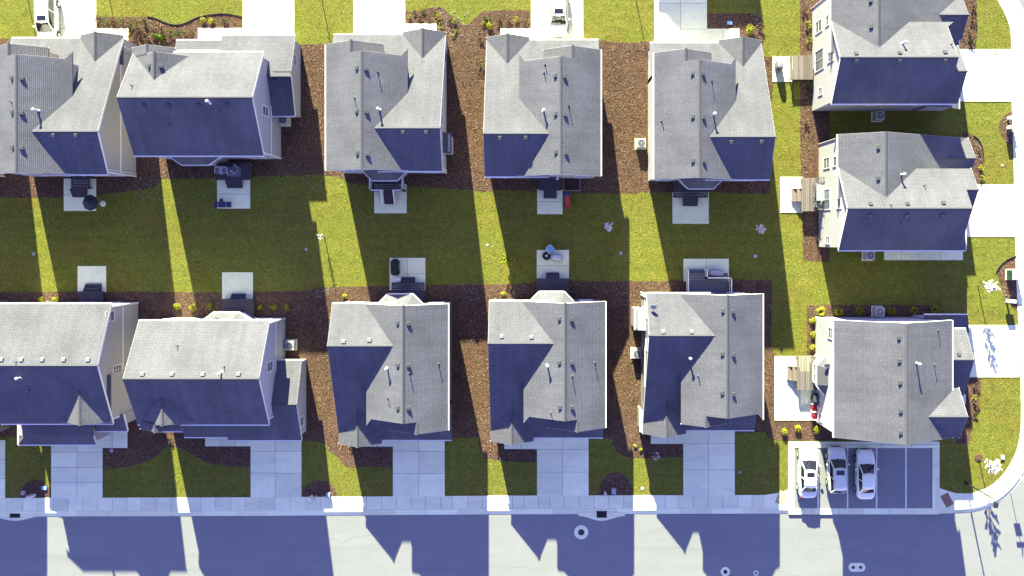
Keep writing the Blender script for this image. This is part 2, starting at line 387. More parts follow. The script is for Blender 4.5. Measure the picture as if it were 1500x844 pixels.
def lid(px, py, r, label, m=None, z=.045):
    o = W(px, py); e = empty('utility_cover', (o.x, o.y, 0), label, 'cover')
    b = MB(); b.lathe((o.x, o.y, z - .02), [(r, 0), (r, .02), (r*.9, .022)], 24); b.build('rim', m or m_util, e)
    b = MB(); b.lathe((o.x, o.y, z), [(r*.75, 0), (r*.75, .012), (r*.3, .014)], 24); b.build('cover', m_iron if m is None else m, e)
m_lidb = mat('lid_tan', (.30, .25, .20), .7, noise=.2, nscale=10)
lid(1458.3, 77, .26, 'tan round cover in the topmost driveway on the right', m_lidb, .06)
lid(1486.5, 522.5, .33, 'grey round cover in the lower right driveway', m_util, .06)
lid(1468, 242.5, .14, 'small round cover in the grass beside the second driveway on the right', m_lidb, .03)
lid(941, 715.5, .17, 'small pale round cover in the sunlit grass strip near the pavement', m_util, .03)
lid(1083.5, 691.5, .15, 'small dark ringed cover in the shaded grass right of the far driveway', m_lidb, .03)
lid(163.5, 660, .18, 'small pale disc in the dark bed below the left front walk', m_util, .04)
lid(909.5, 371, .15, 'small grey drain cover in the shaded back lawn near the sunlit strip', m_util, .03)
lid(1106.5, 375.5, .17, 'small grey drain cover in the shaded back lawn at far right', m_util, .03)
lid(448.5, 365.5, .15, 'small pale drain cover in the dark lawn left of the sunlit strip', m_util, .03)
lid(49.5, 372, .15, 'small pale drain cover in the dark lawn at far left', m_util, .03)
lid(714, 359, .12, 'small pale cover in the sunlit grass between the middle gardens', m_util, .03)
# ---- mulch beds
def bed(pts, it=0, edging=False):
    if it: pts = smooth(pts + [pts[0]], it)[:-1]
    q = []
    for a_, b_ in zip(pts, pts[1:] + pts[:1]):
        L_ = math.hypot(b_[0]-a_[0], b_[1]-a_[1]); n_ = max(1, int(L_ / 3.5)); nx_, ny_ = (-(b_[1]-a_[1]) / (L_ or 1), (b_[0]-a_[0]) / (L_ or 1))
        for i_ in range(n_):
            t_ = i_ / n_; j_ = random.uniform(-.75, .75) if i_ else 0; q.append((a_[0] + (b_[0]-a_[0])*t_ + nx_*j_, a_[1] + (b_[1]-a_[1])*t_ + ny_*j_))
    pts = q
    o = sheet('mulch_bed', pts, .006 + .0006 * len(beds), m_mulch, .02); beds.append(pts); return o
beds = []
bed([(-200, 66), (53, 55), (190, 60), (292, 60), (430, 64), (443, 66), (478, 64), (600, 64), (655, 48), (700, 60), (733, 57), (850, 57), (876, 58.6), (902, 62), (928, 63), (948, 61),
     (1030, 60), (1118, 52), (1118, 82), (1132, 84), (1132, 122), (1128, 200), (1128, 284), (1085, 284), (1045, 281), (1000, 282), (945, 283), (940, 281), (925, 284), (905, 284), (850, 283), (800, 281), (727, 278), (710, 281), (692, 279), (640, 275), (560, 272),
     (520, 270), (512, 268), (497, 259), (478, 257), (440, 257), (380, 259), (300, 262), (246, 262), (236, 263), (225, 275), (150, 286), (75, 290), (60, 289), (45, 290), (0, 289), (-200, 289)])
bed([(141, 26), (180, 25), (216, 25), (226, 26), (237, 31), (250, 36), (262, 37), (275, 33), (287, 26), (305, 22), (331, 19.5), (355.5, 25), (355.5, 41), (291, 41), (291, 61), (188, 61), (188, 42), (141, 42)])
bed([(594, 17), (615, 15), (643, 10), (650, 12), (657, 19.5), (669, 28), (681.5, 39), (688, 34), (706, 17), (725, 15), (777, 15), (777, 42), (733, 42), (733, 64), (600, 66), (640, 50), (640, 35), (594, 35)])
bed([(1036, 19), (1070, 20), (1104, 20), (1112, 24), (1118, 31), (1118, 62), (1083, 62), (1083, 42), (1036, 42)])
bed([(1172, 40), (1172, -40), (1205, -60), (1205, 40)]); bed([(1172, 40), (1215, 40), (1215, 385), (1177, 381), (1175, 330), (1175, 311), (1172, 200)])
bed([(1410, -40), (1424, -30), (1430, 0), (1431, 40), (1430, 72), (1400, 72), (1400, -40)])
bed([(1410, 192), (1426, 199), (1434, 205), (1439, 215), (1441, 235), (1440, 250), (1437, 270), (1410, 270)])
bed([(1484, 163), (1473, 168), (1466, 176), (1463.5, 187), (1467, 198), (1476, 209), (1484, 213)])
bed([(1488.5, 375), (1475, 380), (1464, 390), (1459, 399), (1463, 409), (1467, 420), (1470, 434), (1479, 446), (1490, 456)])
bed([(1182, 448), (1205, 446.5), (1370, 447), (1376, 452), (1376, 480), (1215, 480), (1205, 522), (1182, 522)])
bed([(1410, 552), (1438, 553), (1436, 575), (1434, 590), (1436, 600), (1428, 612), (1422, 625), (1420, 650), (1400, 650)])
bed([(1120, 505), (1136, 520), (1136, 612), (1150, 614), (1230, 614), (1230, 645), (1133, 645), (1125, 640), (1120, 632)])
# rear beds and side strips of the lower row
bed([(-200, 428), (60, 428), (110, 427), (240, 428), (330, 428), (440, 427), (474, 421), (540, 419.6), (620, 418), (690, 417), (750, 416.5), (790, 413), (850, 412), (920, 412), (975, 412), (1010, 409), (1070, 408), (1100, 411), (1131, 411),
     (1129, 500), (1127, 560), (1122, 632), (1090, 634), (1001, 634), (1001, 669.5), (970, 671), (946, 671), (925, 670), (912, 668), (902, 660), (897, 645), (888, 641), (790, 641), (786.7, 677), (760, 677), (742, 676), (735, 675.5), (721, 672), (709, 671), (703, 660), (700, 640),
     (668, 641), (600, 641), (575.5, 684), (526, 684), (515, 685), (507, 682.6), (500, 676), (492, 667), (481, 660), (478, 650), (450, 645), (367, 645), (367, 684), (340, 683), (310, 680), (290, 671), (275, 661), (262, 655), (243, 655), (235, 663), (225, 672), (200, 680), (185, 684), (151, 686), (151, 640), (60, 640), (-200, 640)])
def half_bed(cx, cy, rx, ry):
    bed([(cx + rx * math.cos(math.pi * i / 16), cy - ry * math.sin(math.pi * i / 16)) for i in range(17)])
half_bed(52.5, 729.2, 23.5, 26); half_bed(468, 728, 26, 24); half_bed(902, 726, 25, 34); 
# black edging of the curvy bed and the other front beds
def edging(pts, label):
    b = MB(); pts = smooth(pts, 2)
    for p, q in zip(pts, pts[1:]): b.bar(W(*p) + Vector((0, 0, .05)), W(*q) + Vector((0, 0, .05)), .05, .09)
    tag(b.build('bed_edging', m_dark), label, 'edging')
edging([(216, 25), (226, 26), (237, 31), (250, 36), (262, 37), (275, 33), (287, 26), (305, 22), (331, 19.5), (355.5, 25)], 'black plastic edging curving round the front bed at upper left')
edging([(1488.5, 375), (1475, 380), (1464, 390), (1459, 399)], 'black edging curving round the bed with the green and grey cabinet')
edging([(1426, 199), (1434, 205), (1439, 215), (1441, 235)], 'black edging curving round the small stony bed at the right house front')
# ---- concrete slabs: drives, walks, patios
def slabs(name, x0, y0, x1, y1, nx, ny, top=.05, kind='structure', gap=.032, m=None, z0=-.05):
    e = tag(bpy.data.objects.new(name, None), kind=kind); COL.objects.link(e); e.location = W((x0+x1)/2, (y0+y1)/2)
    b = MB(); a = W(x0, y0); c = W(x1, y1); b.box(a.x, c.y, z0, c.x, a.y, top - .02); b.build('joint_bed', m_joint, e)
    xs = [x0 + (x1-x0)*i/nx for i in range(nx+1)] if isinstance(nx, int) else nx
    ys = [y0 + (y1-y0)*i/ny for i in range(ny+1)] if isinstance(ny, int) else ny
    for i in range(len(xs)-1):
        for j in range(len(ys)-1):
            p = W(xs[i], ys[j]); q = W(xs[i+1], ys[j+1]); g2 = gap/2
            b = MB(); t = top + random.uniform(-.003, .003)
            b.box(p.x + (g2 if i else -.01), q.y + (g2 if j < len(ys)-2 else -.01), top - .04, q.x - (g2 if i < len(xs)-2 else -.01), p.y - (g2 if j else -.01), t)
            b.build('concrete_slab', m_conc, e)
    return e
# lower row drives (to the pavement)
slabs('driveway', -66, 645, 7.5, 729.3, 2, 3)
slabs('driveway', 75.5, 640, 150.2, 729, 2, 4)
slabs('driveway', 367.5, 640, 441.5, 728, [367.5, 403.5, 441.5], [640, 661, 693, 728])
slabs('driveway', 575.8, 638, 651.3, 727, [575.8, 613.5, 651.3], [638, 661, 693.5, 727])
slabs('driveway', 786.8, 638, 862, 725.8, [786.8, 824.3, 862], [638, 658, 691.5, 725.8])
slabs('driveway', 1001, 625, 1076, 725.2, [1001, 1038, 1076], [625, 650, 688, 725.2])
slabs('front_walk', 140, 620, 186.6, 656, [140, 165, 186.6], [620, 656])
slabs('front_walk', 301, 630, 367.3, 653.5, 3, 1)
slabs('front_walk', 529, 630, 575.6, 654, 2, 1)
slabs('front_walk', 739, 630, 786.6, 657.5, 2, 1)
slabs('front_walk', 953.5, 620, 1000.8, 650, 2, 1)
# upper row drives
slabs('driveway', 56, -60, 141, 62, [56, 97, 141], [-60, -28, 10.5, 42, 62])
slabs('driveway', 356, -60, 431, 60, 2, [-60, -30, 5, 37, 60])
slabs('driveway', 518, -60, 593.3, 60, 2, [-60, -30, 4, 36, 60])
slabs('driveway', 778, -60, 854, 62, 2, [-60, -30, 5, 36, 62])
slabs('driveway', 958.5, -60, 1035.3, 66, 2, [-60, -30, 5, 43, 66])
slabs('front_walk', 141.3, 42, 188, 70, 2, 1); slabs('front_walk', 290.5, 41.5, 355.7, 60, 3, 1)
slabs('front_walk', 593.6, 35, 639.5, 60, 2, 1); slabs('front_walk', 733, 42, 777.7, 62, 2, 1); slabs('front_walk', 1035.6, 42.5, 1082.5, 62, 2, 1)
# right drives
slabs('driveway', 1405, 72.5, 1481.5, 148.6, [1405, 1446, 1481.5], 2)
slabs('driveway', 1405, 270.5, 1486, 347, [1405, 1446, 1486], 2)
slabs('driveway', 1405, 476.5, 1492.5, 552.4, [1405, 1449, 1492.5], 2)
slabs('front_walk', 1295, 345, 1410, 381, [1295, 1320, 1347, 1377, 1410], 1)
slabs('front_walk', 1395, 578, 1414, 592, 1, 1)
# patios
PAT = [(94, 262, 141, 309, 1, 2), (318.5, 263.4, 366.5, 305.6, 1, 2), (548.5, 270, 595.7, 312.4, 1, 1), (787, 277.5, 824, 313.7, 1, 2), (985, 282, 1038, 327.8, 1, 1),
       (114.3, 390, 155.7, 428, 1, 1), (325.8, 399, 370.6, 440, 1, 1), (571, 378, 623, 425, [571, 597, 623], [378, 401.5, 425]), (786.4, 366.4, 833.3, 409, 1, [366.4, 389, 409]), (1001.2, 379.3, 1067.3, 412, [1001.2, 1034, 1067.3], 1),
       (1143, 259.5, 1176, 311.5, 1, 1), (1131.7, 83.4, 1161, 120, 1, 1), (1134.4, 522, 1203, 615.5, [1134.4, 1166, 1203], [522, 568, 615.5])]
for p in PAT: slabs('patio', *p[:4], p[4], p[5], top=.06)
# ---- parking bay: concrete frame, asphalt, painted lines
fr = tag(bpy.data.objects.new('parking_frame', None), kind='structure'); COL.objects.link(fr)
def slab1(x0, y0, x1, y1, nm, m, par, top=.05, th=.1):
    a = W(x0, y0); c = W(x1, y1); b = MB(); b.box(a.x, c.y, top - th, c.x, a.y, top); return b.build(nm, m, par, bevel=.012)
xs = [1154.7, 1200, 1245, 1290, 1335, 1376]
for a, b_ in zip(xs, xs[1:]):
    slab1(a + .2, 647, b_ - .2, 651.5, 'concrete_slab', m_conc, fr, .052); slab1(a + .2, 651.8, b_ - .2, 656, 'kerb_stone', m_conc, fr, .10, .2)
for x0, x1, y0 in ((1154.7, 1158.6, 656.3), (1158.9, 1163, 656.3), (1365.4, 1369.2, 656.3), (1369.5, 1376, 656.3)):
    for j in range(2): slab1(x0, y0 + j*45, x1, y0 + 44.7 + j*45, 'kerb_stone' if x0 in (1158.9, 1365.4) else 'concrete_slab', m_conc, fr, .10 if x0 in (1158.9, 1365.4) else .052, .2)
sheet('parking_asphalt', [(1162.8, 655), (1365.6, 655), (1365.6, 744.5), (1162.8, 744.5)], .036, m_asph, .1)
for x in (1198.3, 1241.3, 1283.8, 1326.8):
    slab1(x - 1.0, 656.2, x + 1.0, 744.3, 'parking_line', m_paint, None, .041, .004)['kind'] = 'structure'
# apron in front of the bay, replaces pavement level: shallow concrete strip pieces
for i in range(6):
    slab1(1155 + i*36.8 + .2, 744.6, 1155 + (i+1)*36.8 - .2, 753.4, 'apron_slab', m_conc, fr, .045, .2)
# corner pavement pieces each side of the bay + brick tactile plates
def fill(pts, top=.047): b = MB(); b.solid([W(*p) + Vector((0, 0, top)) for p in pts], .05); b.build('concrete_slab', m_conc, fr)
fill([(1120, 725), (1140, 722), (1154.5, 718), (1154.5, 744), (1120, 745)]); fill([(1376.2, 715), (1388, 719), (1400, 722.5), (1424, 723), (1424, 743), (1376.2, 744)])
def brick_plate(cx, cy, ang, label):
    o = W(cx, cy); e = empty('brick_plate', o, label, 'ramp plate'); ca, sa = math.cos(ang), math.sin(ang)
    def rp(x, y): return (o.x + x*ca - y*sa, o.y + x*sa + y*ca)
    b = MB(); b.hexa([rp(-.40, -.62), rp(.40, -.62), rp(.40, .62), rp(-.40, .62)], .04, .056); b.build('frame', m_joint, e)
    for i in range(4):
        for j in range(6):
            x = -.38 + i*.192; y = -.60 + j*.202
            b = MB(); b.hexa([rp(x, y), rp(x+.178, y), rp(x+.178, y+.188), rp(x, y+.188)], .05, .068); b.build('brick', m_brick if (i+j) % 3 or label.startswith('tan') else MATS['brick2'], e)
mat('brick2', (.24, .16, .12), .9, noise=.3, nscale=8)
MATS_T = mat('tactile_tan', (.42, .34, .20), .9, noise=.2, nscale=8)
mb_ = m_brick
brick_plate(1387, 732.5, math.radians(28), 'reddish brick ramp plate in the pavement right of the parking bay')
m_brick = MATS_T; brick_plate(1144.5, 729, math.radians(-22), 'tan brick ramp plate in the pavement left of the parking bay'); m_brick = mb_

# sealed cracks wandering over the road
ck = MB()
for (x, y, a, n_) in ((60, 812, .1, 26), (420, 800, -.05, 30), (690, 826, .15, 22), (930, 800, .05, 24), (1180, 812, -.1, 26), (1330, 800, .3, 20), (1440, 790, 1.2, 18), (250, 838, .0, 20), (1120, 838, .05, 16)):
    px, py = x, y
    for i in range(n_):
        a2 = a + random.uniform(-.6, .6); qx, qy = px + 5*math.cos(a2), py + 5*math.sin(a2)
        ck.bar(W(px, py) + Vector((0, 0, -.1285)), W(qx, qy) + Vector((0, 0, -.1285)), random.uniform(.018, .035), .006); px, py = qx, qy
tag(ck.build('road_cracks', mat('crack_fill', (.165, .165, .152), .9)), kind='structure')
# ================================================================ HOUSES
# house-local plan coordinates: plan px units (x right, y down) around the nadir; f maps them to world
class House:
    def __init__(s, f, label, sidem, roofm, base, group='grey shingled houses of the estate', name='house'):
        s.f = f; s.sm = SIDE[sidem]; s.rm = ROOF[roofm]; s.slabs = []
        c = s.p(*base, 0)
        s.e = empty(name, c, label, 'house', group)
        s.wall = MB(); s.roof = MB(); s.ruv = []; s.trim = MB(); s.tris = []; s.under = MB(); s.caps = MB(); s.roof_o = None
        s.vents = []
    def p(s, x, y, z): X, Y = s.f(x, y); return pw(X, Y, z)
    def slab(s, pts, plane, eave=(), rake=(), th=.13):
        """pts in local plan units, plane(x,y)->z; edges by index"""
        top = [s.p(x, y, plane(x, y)) for x, y in pts]
        e = 1.0; z0 = plane(0, 0); gx = plane(1, 0) - z0; gy = plane(0, 1) - z0
        gl = math.hypot(gx, gy) or 1; ux, uy = gx / gl, gy / gl; sl = math.sqrt(1 + (gl * S) ** 2)
        uvt = [((x * -uy + y * ux) / S, (x * ux + y * uy) / S * sl) for x, y in pts]
        n = len(top); b = len(s.roof.v)
        s.roof.v += [tuple(t) for t in top] + [(t.x, t.y, t.z - th) for t in top]
        # orient top face up
        a = sum(top[i].x * top[(i+1) % n].y - top[(i+1) % n].x * top[i].y for i in range(n))
        order = list(range(n)) if a > 0 else list(range(n))[::-1]
        s.roof.f.append(tuple(b + i for i in order)); s.ruv.append([uvt[i] for i in order])
        s.roof.f.append(tuple(b + n + i for i in order[::-1])); s.ruv.append([uvt[i] for i in order[::-1]])
        for q in range(n):
            i, j = order[q], order[(q+1) % n]
            s.roof.f.append((b+i, b+n+i, b+n+j, b+j)); s.ruv.append([uvt[i], uvt[i], uvt[j], uvt[j]])
        cx = sum((t for t in top), Vector()) / n
        for i in eave: s.edge(top[i], top[(i+1) % n], cx, True)
        for i in rake: s.edge(top[i], top[(i+1) % n], cx, False)
    def edge(s, a, b, c, gutter):
        d = (b - a); d2 = Vector((d.x, d.y, 0)).normalized(); nrm = Vector((d2.y, -d2.x, 0))
        if nrm.dot(Vector((c.x - a.x, c.y - a.y, 0))) > 0: nrm = -nrm
        if gutter:
            o = nrm * .05 + Vector((0, 0, -.085)); s.trim.bar(a + o, b + o, .10, .13)
        else:
            o = nrm * -.015 + Vector((0, 0, -.145)); s.trim.bar(a + o, b + o, .05, .24)
    def cap(s, x0, y0, x1, y1, z, step=.2):
        a = s.p(x0, y0, z); b = s.p(x1, y1, z); L_ = (b - a).length; n = max(1, int(L_ / step)); d = (b - a) / n
        dn = d.normalized(); sd = Vector((dn.y, -dn.x, 0))
        for i in range(n):
            p = a + d * i; q = a + d * (i + 1.25)
            z1 = Vector((0, 0, .004)); z2 = Vector((0, 0, .024)); dr = Vector((0, 0, -.062))
            s.caps.add([p + z1, p + sd*.115 + dr + z1, q + sd*.115 + dr + z2, q + z2, p - sd*.115 + dr + z1, q - sd*.115 + dr + z2], [(0, 1, 2, 3), (4, 0, 3, 5), (1, 0, 4), (2, 3, 5)][:2] + [(3, 2, 5)])
    def prism_y(s, prof, y0, y1):    # profile in (x, z), extruded along local y
        n = len(prof); vs = [s.p(x, y0, z) for x, z in prof] + [s.p(x, y1, z) for x, z in prof]
        s.wall.add(vs, [tuple(range(n)), tuple(range(n, 2*n))[::-1]] + [(i, n+i, n+(i+1) % n, (i+1) % n) for i in range(n)])
    def prism_x(s, prof, x0, x1):
        n = len(prof); vs = [s.p(x0, y, z) for y, z in prof] + [s.p(x1, y, z) for y, z in prof]
        s.wall.add(vs, [tuple(range(n)), tuple(range(n, 2*n))[::-1]] + [(i, n+i, n+(i+1) % n, (i+1) % n) for i in range(n)])
    def lbox(s, mb, x0, y0, z0, x1, y1, z1):
        mb.hexa([tuple(s.p(x, y, 0)[:2]) for x, y in ((x0, y0), (x1, y0), (x1, y1), (x0, y1))], z0, z1)
    # windows: centre c on a wall, 'x' wall has constant x (facing side sg), sizes in metres
    def opening(s, axis, c, along, z, w, h, sg, kind='window', bars=(1, 1), depth=.0):
        """axis 'x': wall x=c, along=y. axis 'y': wall y=c, along=x. sg = outward sign"""
        hw = w * S / 2; t = .05 * S * sg; fw = .07 * S
        def bx(mb, a0, z0, a1, z1, o0, o1):
            if axis == 'x': s.lbox(mb, c + o0, a0, z0, c + o1, a1, z1)
            else: s.lbox(mb, a0, c + o0, z0, a1, c + o1, z1)
        m = MB(); T = t
        bx(m, along - hw - fw, z - h/2 - .09, along - hw, z + h/2 + .09, -.2*sg, T); bx(m, along + hw, z - h/2 - .09, along + hw + fw, z + h/2 + .09, -.2*sg, T)
        bx(m, along - hw, z + h/2, along + hw, z + h/2 + .09, -.2*sg, T); bx(m, along - hw, z - h/2 - .09, along + hw, z - h/2, -.2*sg, T*1.3)
        nx, nz = bars
        for i in range(1, nx + 1 if kind == 'window' else nx):
            if i < nx or False: bx(m, along - hw + 2*hw*i/nx - .25, z - h/2, along - hw + 2*hw*i/nx + .25, z + h/2, -.2*sg, T*.8)
        for i in range(1, nz): bx(m, along - hw, z - h/2 + h*i/nz - .025, along + hw, z - h/2 + h*i/nz + .025, -.2*sg, T*.75)
        wmat = m_white
        if kind == 'garage_door':
            f = MB(); 
            for i in range(4): bx(f, along - hw, z - h/2 + i*h/4 + .01, along + hw, z - h/2 + (i+1)*h/4 - .01, -.2*sg, T*.6)
            o = f.build('garage_door', m_gar, s.e); m.build('frame', wmat, o); return o
        if kind == 'door':
            f = MB(); bx(f, along - hw, z - h/2, along + hw, z + h/2, -.2*sg, T*.6); o = f.build('door', m_door, s.e); m.build('frame', wmat, o)
            k = MB(); bx(k, along + hw*.7, z - .05, along + hw*.8, z + .05, T*.6, T*1.6); k.build('handle', m_metal, o); return o
        o = m.build('window' if kind != 'patio_door' else 'patio_door', wmat, s.e)
        for i in range(nz):
            f = MB(); bx(f, along - hw, z - h/2 + h*i/nz + (.025 if i else 0), along + hw, z - h/2 + h*(i+1)/nz - (.025 if i < nz-1 else 0), -.1*sg, T*(.3 if i == 0 else .5)); f.build('pane', m_glass, o)
        return o
    def win_px(s, axis, c, px, py, w, h, sg, world_const, **k):
        pass
    def finish(s):
        me = bpy.data.meshes.new('roof'); me.from_pydata(s.roof.v, [], s.roof.f); me.materials.append(s.rm)
        uvl = me.uv_layers.new(name='roof'); flat = [c for f in s.ruv for uv in f for c in uv]; uvl.data.foreach_set('uv', flat)
        ro = bpy.data.objects.new('roof', me); COL.objects.link(ro); ro.parent = s.e; ro.matrix_parent_inverse = chain(s.e).inverted()
        s.roof_o = ro
        s.bvh = BVHTree.FromPolygons([Vector(v) for v in s.roof.v], s.roof.f)
        s.wall.build('wall', s.sm, s.e); s.trim.build('gutter', m_white, s.e)
        if s.caps.v:
            o = s.caps.build('ridge_cap', s.rm, s.e, recalc=False); o['kind'] = 'stuff'
    def on_roof(s, px, py):
        g = W(px, py); o = Vector((0, 0, H)); hit = s.bvh.ray_cast(o, (g - o).normalized())
        return hit[0], hit[1]
    def vent(s, kind, px, py, rz=0):
        loc, n = s.on_roof(px, py)
        if loc is None: print('vent miss', s.e.get('label'), px, py); return
        if n.z < 0: n = -n
        if kind == 'box':
            hz = Vector((n.x, n.y, 0))
            dn = (hz - n * hz.dot(n)).normalized(); sd = n.cross(dn)
            b = MB(); vs = []
            for a_, c_, z_ in ((-.17, -.15, -.02), (.17, -.15, -.02), (.17, .17, -.02), (-.17, .17, -.02), (-.15, -.13, .10), (.15, -.13, .10), (.16, .15, .17), (-.16, .15, .17)):
                vs.append(loc + sd * a_ + dn * c_ + n * z_)
            b.add(vs, [(0,1,2,3), (4,5,6,7), (0,4,5,1), (1,5,6,2), (2,6,7,3), (3,7,4,0)])
            b.build('roof_vent', m_vent, s.roof_o, bevel=.015)
        elif kind == 'pale':
            b = MB(); b.box(loc.x-.17, loc.y-.14, loc.z-.12, loc.x+.17, loc.y+.16, loc.z+.16); b.build('roof_vent', m_ventl, s.roof_o, bevel=.02)
        elif kind == 'flue':
            b = MB(); b.lathe(loc - Vector((0, 0, .1)), [(.18, 0), (.09, .12), (.075, .16), (.075, .66), (.13, .68), (.13, .78), (.04, .83)], 12)
            b.build('flue', m_flue, s.roof_o, smooth=False)
        elif kind == 'pipe':
            b = MB(); b.tube(loc - Vector((0, 0, .05)), loc + Vector((0, 0, .42)), .035, .035, 8); b.lathe(loc - Vector((0, 0, .03)), [(.12, 0), (.05, .1), (.04, .11)], 8); b.build('vent_pipe', m_vent, s.roof_o)
        elif kind == 'dish': dish(loc, s.roof_o)
def dish(loc, par):
    mst = MB(); mst.bar(loc, loc + Vector((0, 0, .35)), .04); mst.bar(loc + Vector((0, 0, .35)), loc + Vector((.05, -.25, .45)), .03)
    o = mst.build('satellite_dish', m_metal, par) if par.parent and not par.parent.parent else mst.build('satellite_dish', m_metal, par)
    # the bowl, aimed south and up; joined to keep the third level
    me = MB(); c = loc + Vector((-.02, 0, .55)); d = Vector((-.25, -.75, .6)).normalized(); sd = d.cross(Vector((0, 0, 1))).normalized(); u = sd.cross(d)
    vs = [c - d*.07]; fs = []; n = 16
    for r, dep in ((.16, -.05), (.30, 0)):
        for i in range(n):
            t = 2*math.pi*i/n; vs.append(c + sd*math.cos(t)*r*.9 + u*math.sin(t)*r*1.1 + d*dep)
    fs += [(0, 1+i, 1+(i+1) % n) for i in range(n)] + [(1+i, 1+n+i, 1+n+(i+1) % n, 1+(i+1) % n) for i in range(n)]
    me.add(vs, fs); ob = me.build('satellite_dish', m_util, par, smooth=True); m2 = ob.modifiers.new('thick', 'SOLIDIFY'); m2.thickness = .015

def ntype(f, label, sidem, roofm, variant=1, yF1=-247.8, yF2=-264, bay=True, entry=True, opts=None, name='house', belt=True, ze=3.97, eastwin=True, rearwin=True):
    """cross-gabled house, front towards local -y; long ridge along y, low sweeping garage roof in front"""
    h = House(f, label, sidem, roofm, (-205, -180), name=name)
    xr, hr, k1 = -229.4, 7.65, .59; yS = -92.5
    pW = lambda x, y: hr - k1 * (xr - x) / S
    pE = lambda x, y: hr - k1 * (x - xr) / S
    if variant == 1:
        xs = xr - 16.3; zs = hr - k1 * 16.3 / S
        h.slab([(-284.8, yS), (-284.8, yF2), (xs, yF2), (xs, yF1), (xr, yF1), (xr, yS)], pW, eave=(0,), rake=(1, 5))
        h.slab([(xr, yF1), (xr, yS), (-174, yS), (-174, yF1 - 10), (-181.5, yF1)], pE, rake=(1, 4))
        pS = lambda x, y: zs - k1 * (x - xs) / S
        h.slab([(xs, yF2), (-206.6, yF2), (-206.6, yF1 + 6), (xs, yF1 + 6)], pS, rake=(0,))
        h.cap(xs, yF1, xs, yF2, zs); gx0, gx1 = -281, -210
    else:
        xs = xr + 25.5; zs = hr - k1 * 25.5 / S
        h.slab([(xr, yS), (-174, yS), (-174, yF2), (xs, yF2), (xs, yF1), (xr, yF1)], pE, rake=(0, 2))
        h.slab([(-284.8, yS), (-284.8, yF1 - 9), (-277, yF1), (xr, yF1), (xr, yS)], pW, eave=(0,), rake=(4, 2))
        pS = lambda x, y: zs - k1 * (xs - x) / S
        h.slab([(xs, yF2), (xs, yF1 + 6), (-233.8, yF1 + 6), (-233.8, yF2)], pS, rake=(3,))
        h.cap(xs, yF1, xs, yF2, zs); gx0, gx1 = -230, -178
    h.cap(xr, yF1, xr, yS, hr)
    yr, h2, k2 = -146.7, 7.1, .472
    pN = lambda x, y: h2 - k2 * (yr - y) / S
    pSo = lambda x, y: h2 - k2 * (y - yr) / S
    yG = -287.6
    h.slab([(-214.6, yr), (-127.3, yr), (-127.3, yG), (-285, yG), (-285, -215), (-214.6, -215)], pN, eave=(2,), rake=(1,))
    h.slab([(-214.6, yr), (-214.6, -92.2), (-127.3, -92.2), (-127.3, yr)], pSo, eave=(1,), rake=(2,))
    h.cap(-210, yr, -127.3, yr, h2 + .01)
    if entry:
        yi = -250 if ze < 4.1 else -226
        xe, ke = -157.4, .58 if ze < 4.1 else .62
        h.slab([(xe, -292), (xe, yi), (-187.6, yi), (-187.6, -291.5)], lambda x, y: ze - ke * (xe - x) / S, rake=(3,), eave=())
        h.slab([(xe, -292), (-127.2, -291.5), (-127.2, yi), (xe, yi)], lambda x, y: ze - ke * (x - xe) / S, rake=(0,), eave=())
        h.cap(xe, -252 if ze < 4.1 else -244, xe, -292, ze)
        h.prism_y([(-184, 0), (-184, ze - 1.15), (xe, ze - .2), (-130, ze - 1.15), (-130, 0)], -289, -270)
    wl = lambda x: hr - k1 * abs(x - xr) / S - .16
    h.prism_y([(-281, 0), (-281, wl(-281)), (xr, wl(xr)), (-178, wl(-178)), (-178, 0)], -96, yF1 + 4)
    if variant == 1: h.prism_y([(-281, 0), (-281, wl(-281)), (xs, zs - .16), (-210, wl(-281)), (-210, 0)], yF1 + 10, yF2 + 4)
    else: h.prism_y([(-230, 0), (-230, wl(-281)), (xs, zs - .16), (-178, wl(-178)), (-178, 0)], yF1 + 10, yF2 + 4)
    we = lambda y: h2 - k2 * abs(y - yr) / S - .16
    h.prism_x([(-96.01, 0), (-96.01, we(-96)), (yr, we(yr)), (-284, we(-284)), (-284, 0)], -222, -131)
    h.prism_x([(-240, 0), (-240, we(-240)), (-283.9, we(-283.9)), (-283.9, 0)], -280.9, -221)
    # belt and corner boards on the visible gable
    for (x0, y0, z0, x1, y1, z1) in ((-131, -97, 0, -130.2, -95, 5), (-131, -284.5, 0, -130.2, -282, 2.7)): h.lbox(h.trim, x0, y0, z0, x1, y1, z1)
    if belt: h.lbox(h.trim, -131, -283, 2.72, -130.4, -97, 2.92)
    for y_ in (-100, -278): h.lbox(h.trim, -130.9, y_, 0, -129.8, y_ + 1.1, 2.6 if y_ < -200 else 5.2)
    # garage door, entry door, windows all round
    h.opening('y', -284, -238, 1.2, 4.6, 2.3, -1, 'garage_door')
    h.opening('y', -289 if entry else -284, -150, 1.15, .95, 2.1, -1, 'door'); h.opening('y', -289 if entry else -284, -172, 1.5, .9, 1.3, -1, bars=(1, 2))
    for x in (-262, -240) if variant == 1 else (-215, -195): h.opening('y', yF2 + 4, x, 4.6, .9, 1.4, -1, bars=(1, 2))
    for x in ((-262, -150) if rearwin else ()): h.opening('y', -96, x, 4.4, 1.0, 1.4, 1, bars=(1, 2)); h.opening('y', -96, x, 1.7, 1.2, 1.5, 1, bars=(1, 2))
    for y in ((-120, -165) if eastwin else ()): h.opening('x', -131, y, 4.3, .9, 1.4, 1, bars=(1, 2))
    if eastwin: h.opening('x', -131, -125, 1.6, 1.0, 1.2, 1, bars=(1, 2))
    for y in (-115, -160, -215): h.opening('x', -281, y, 4.3, .9, 1.3, -1, bars=(1, 2))
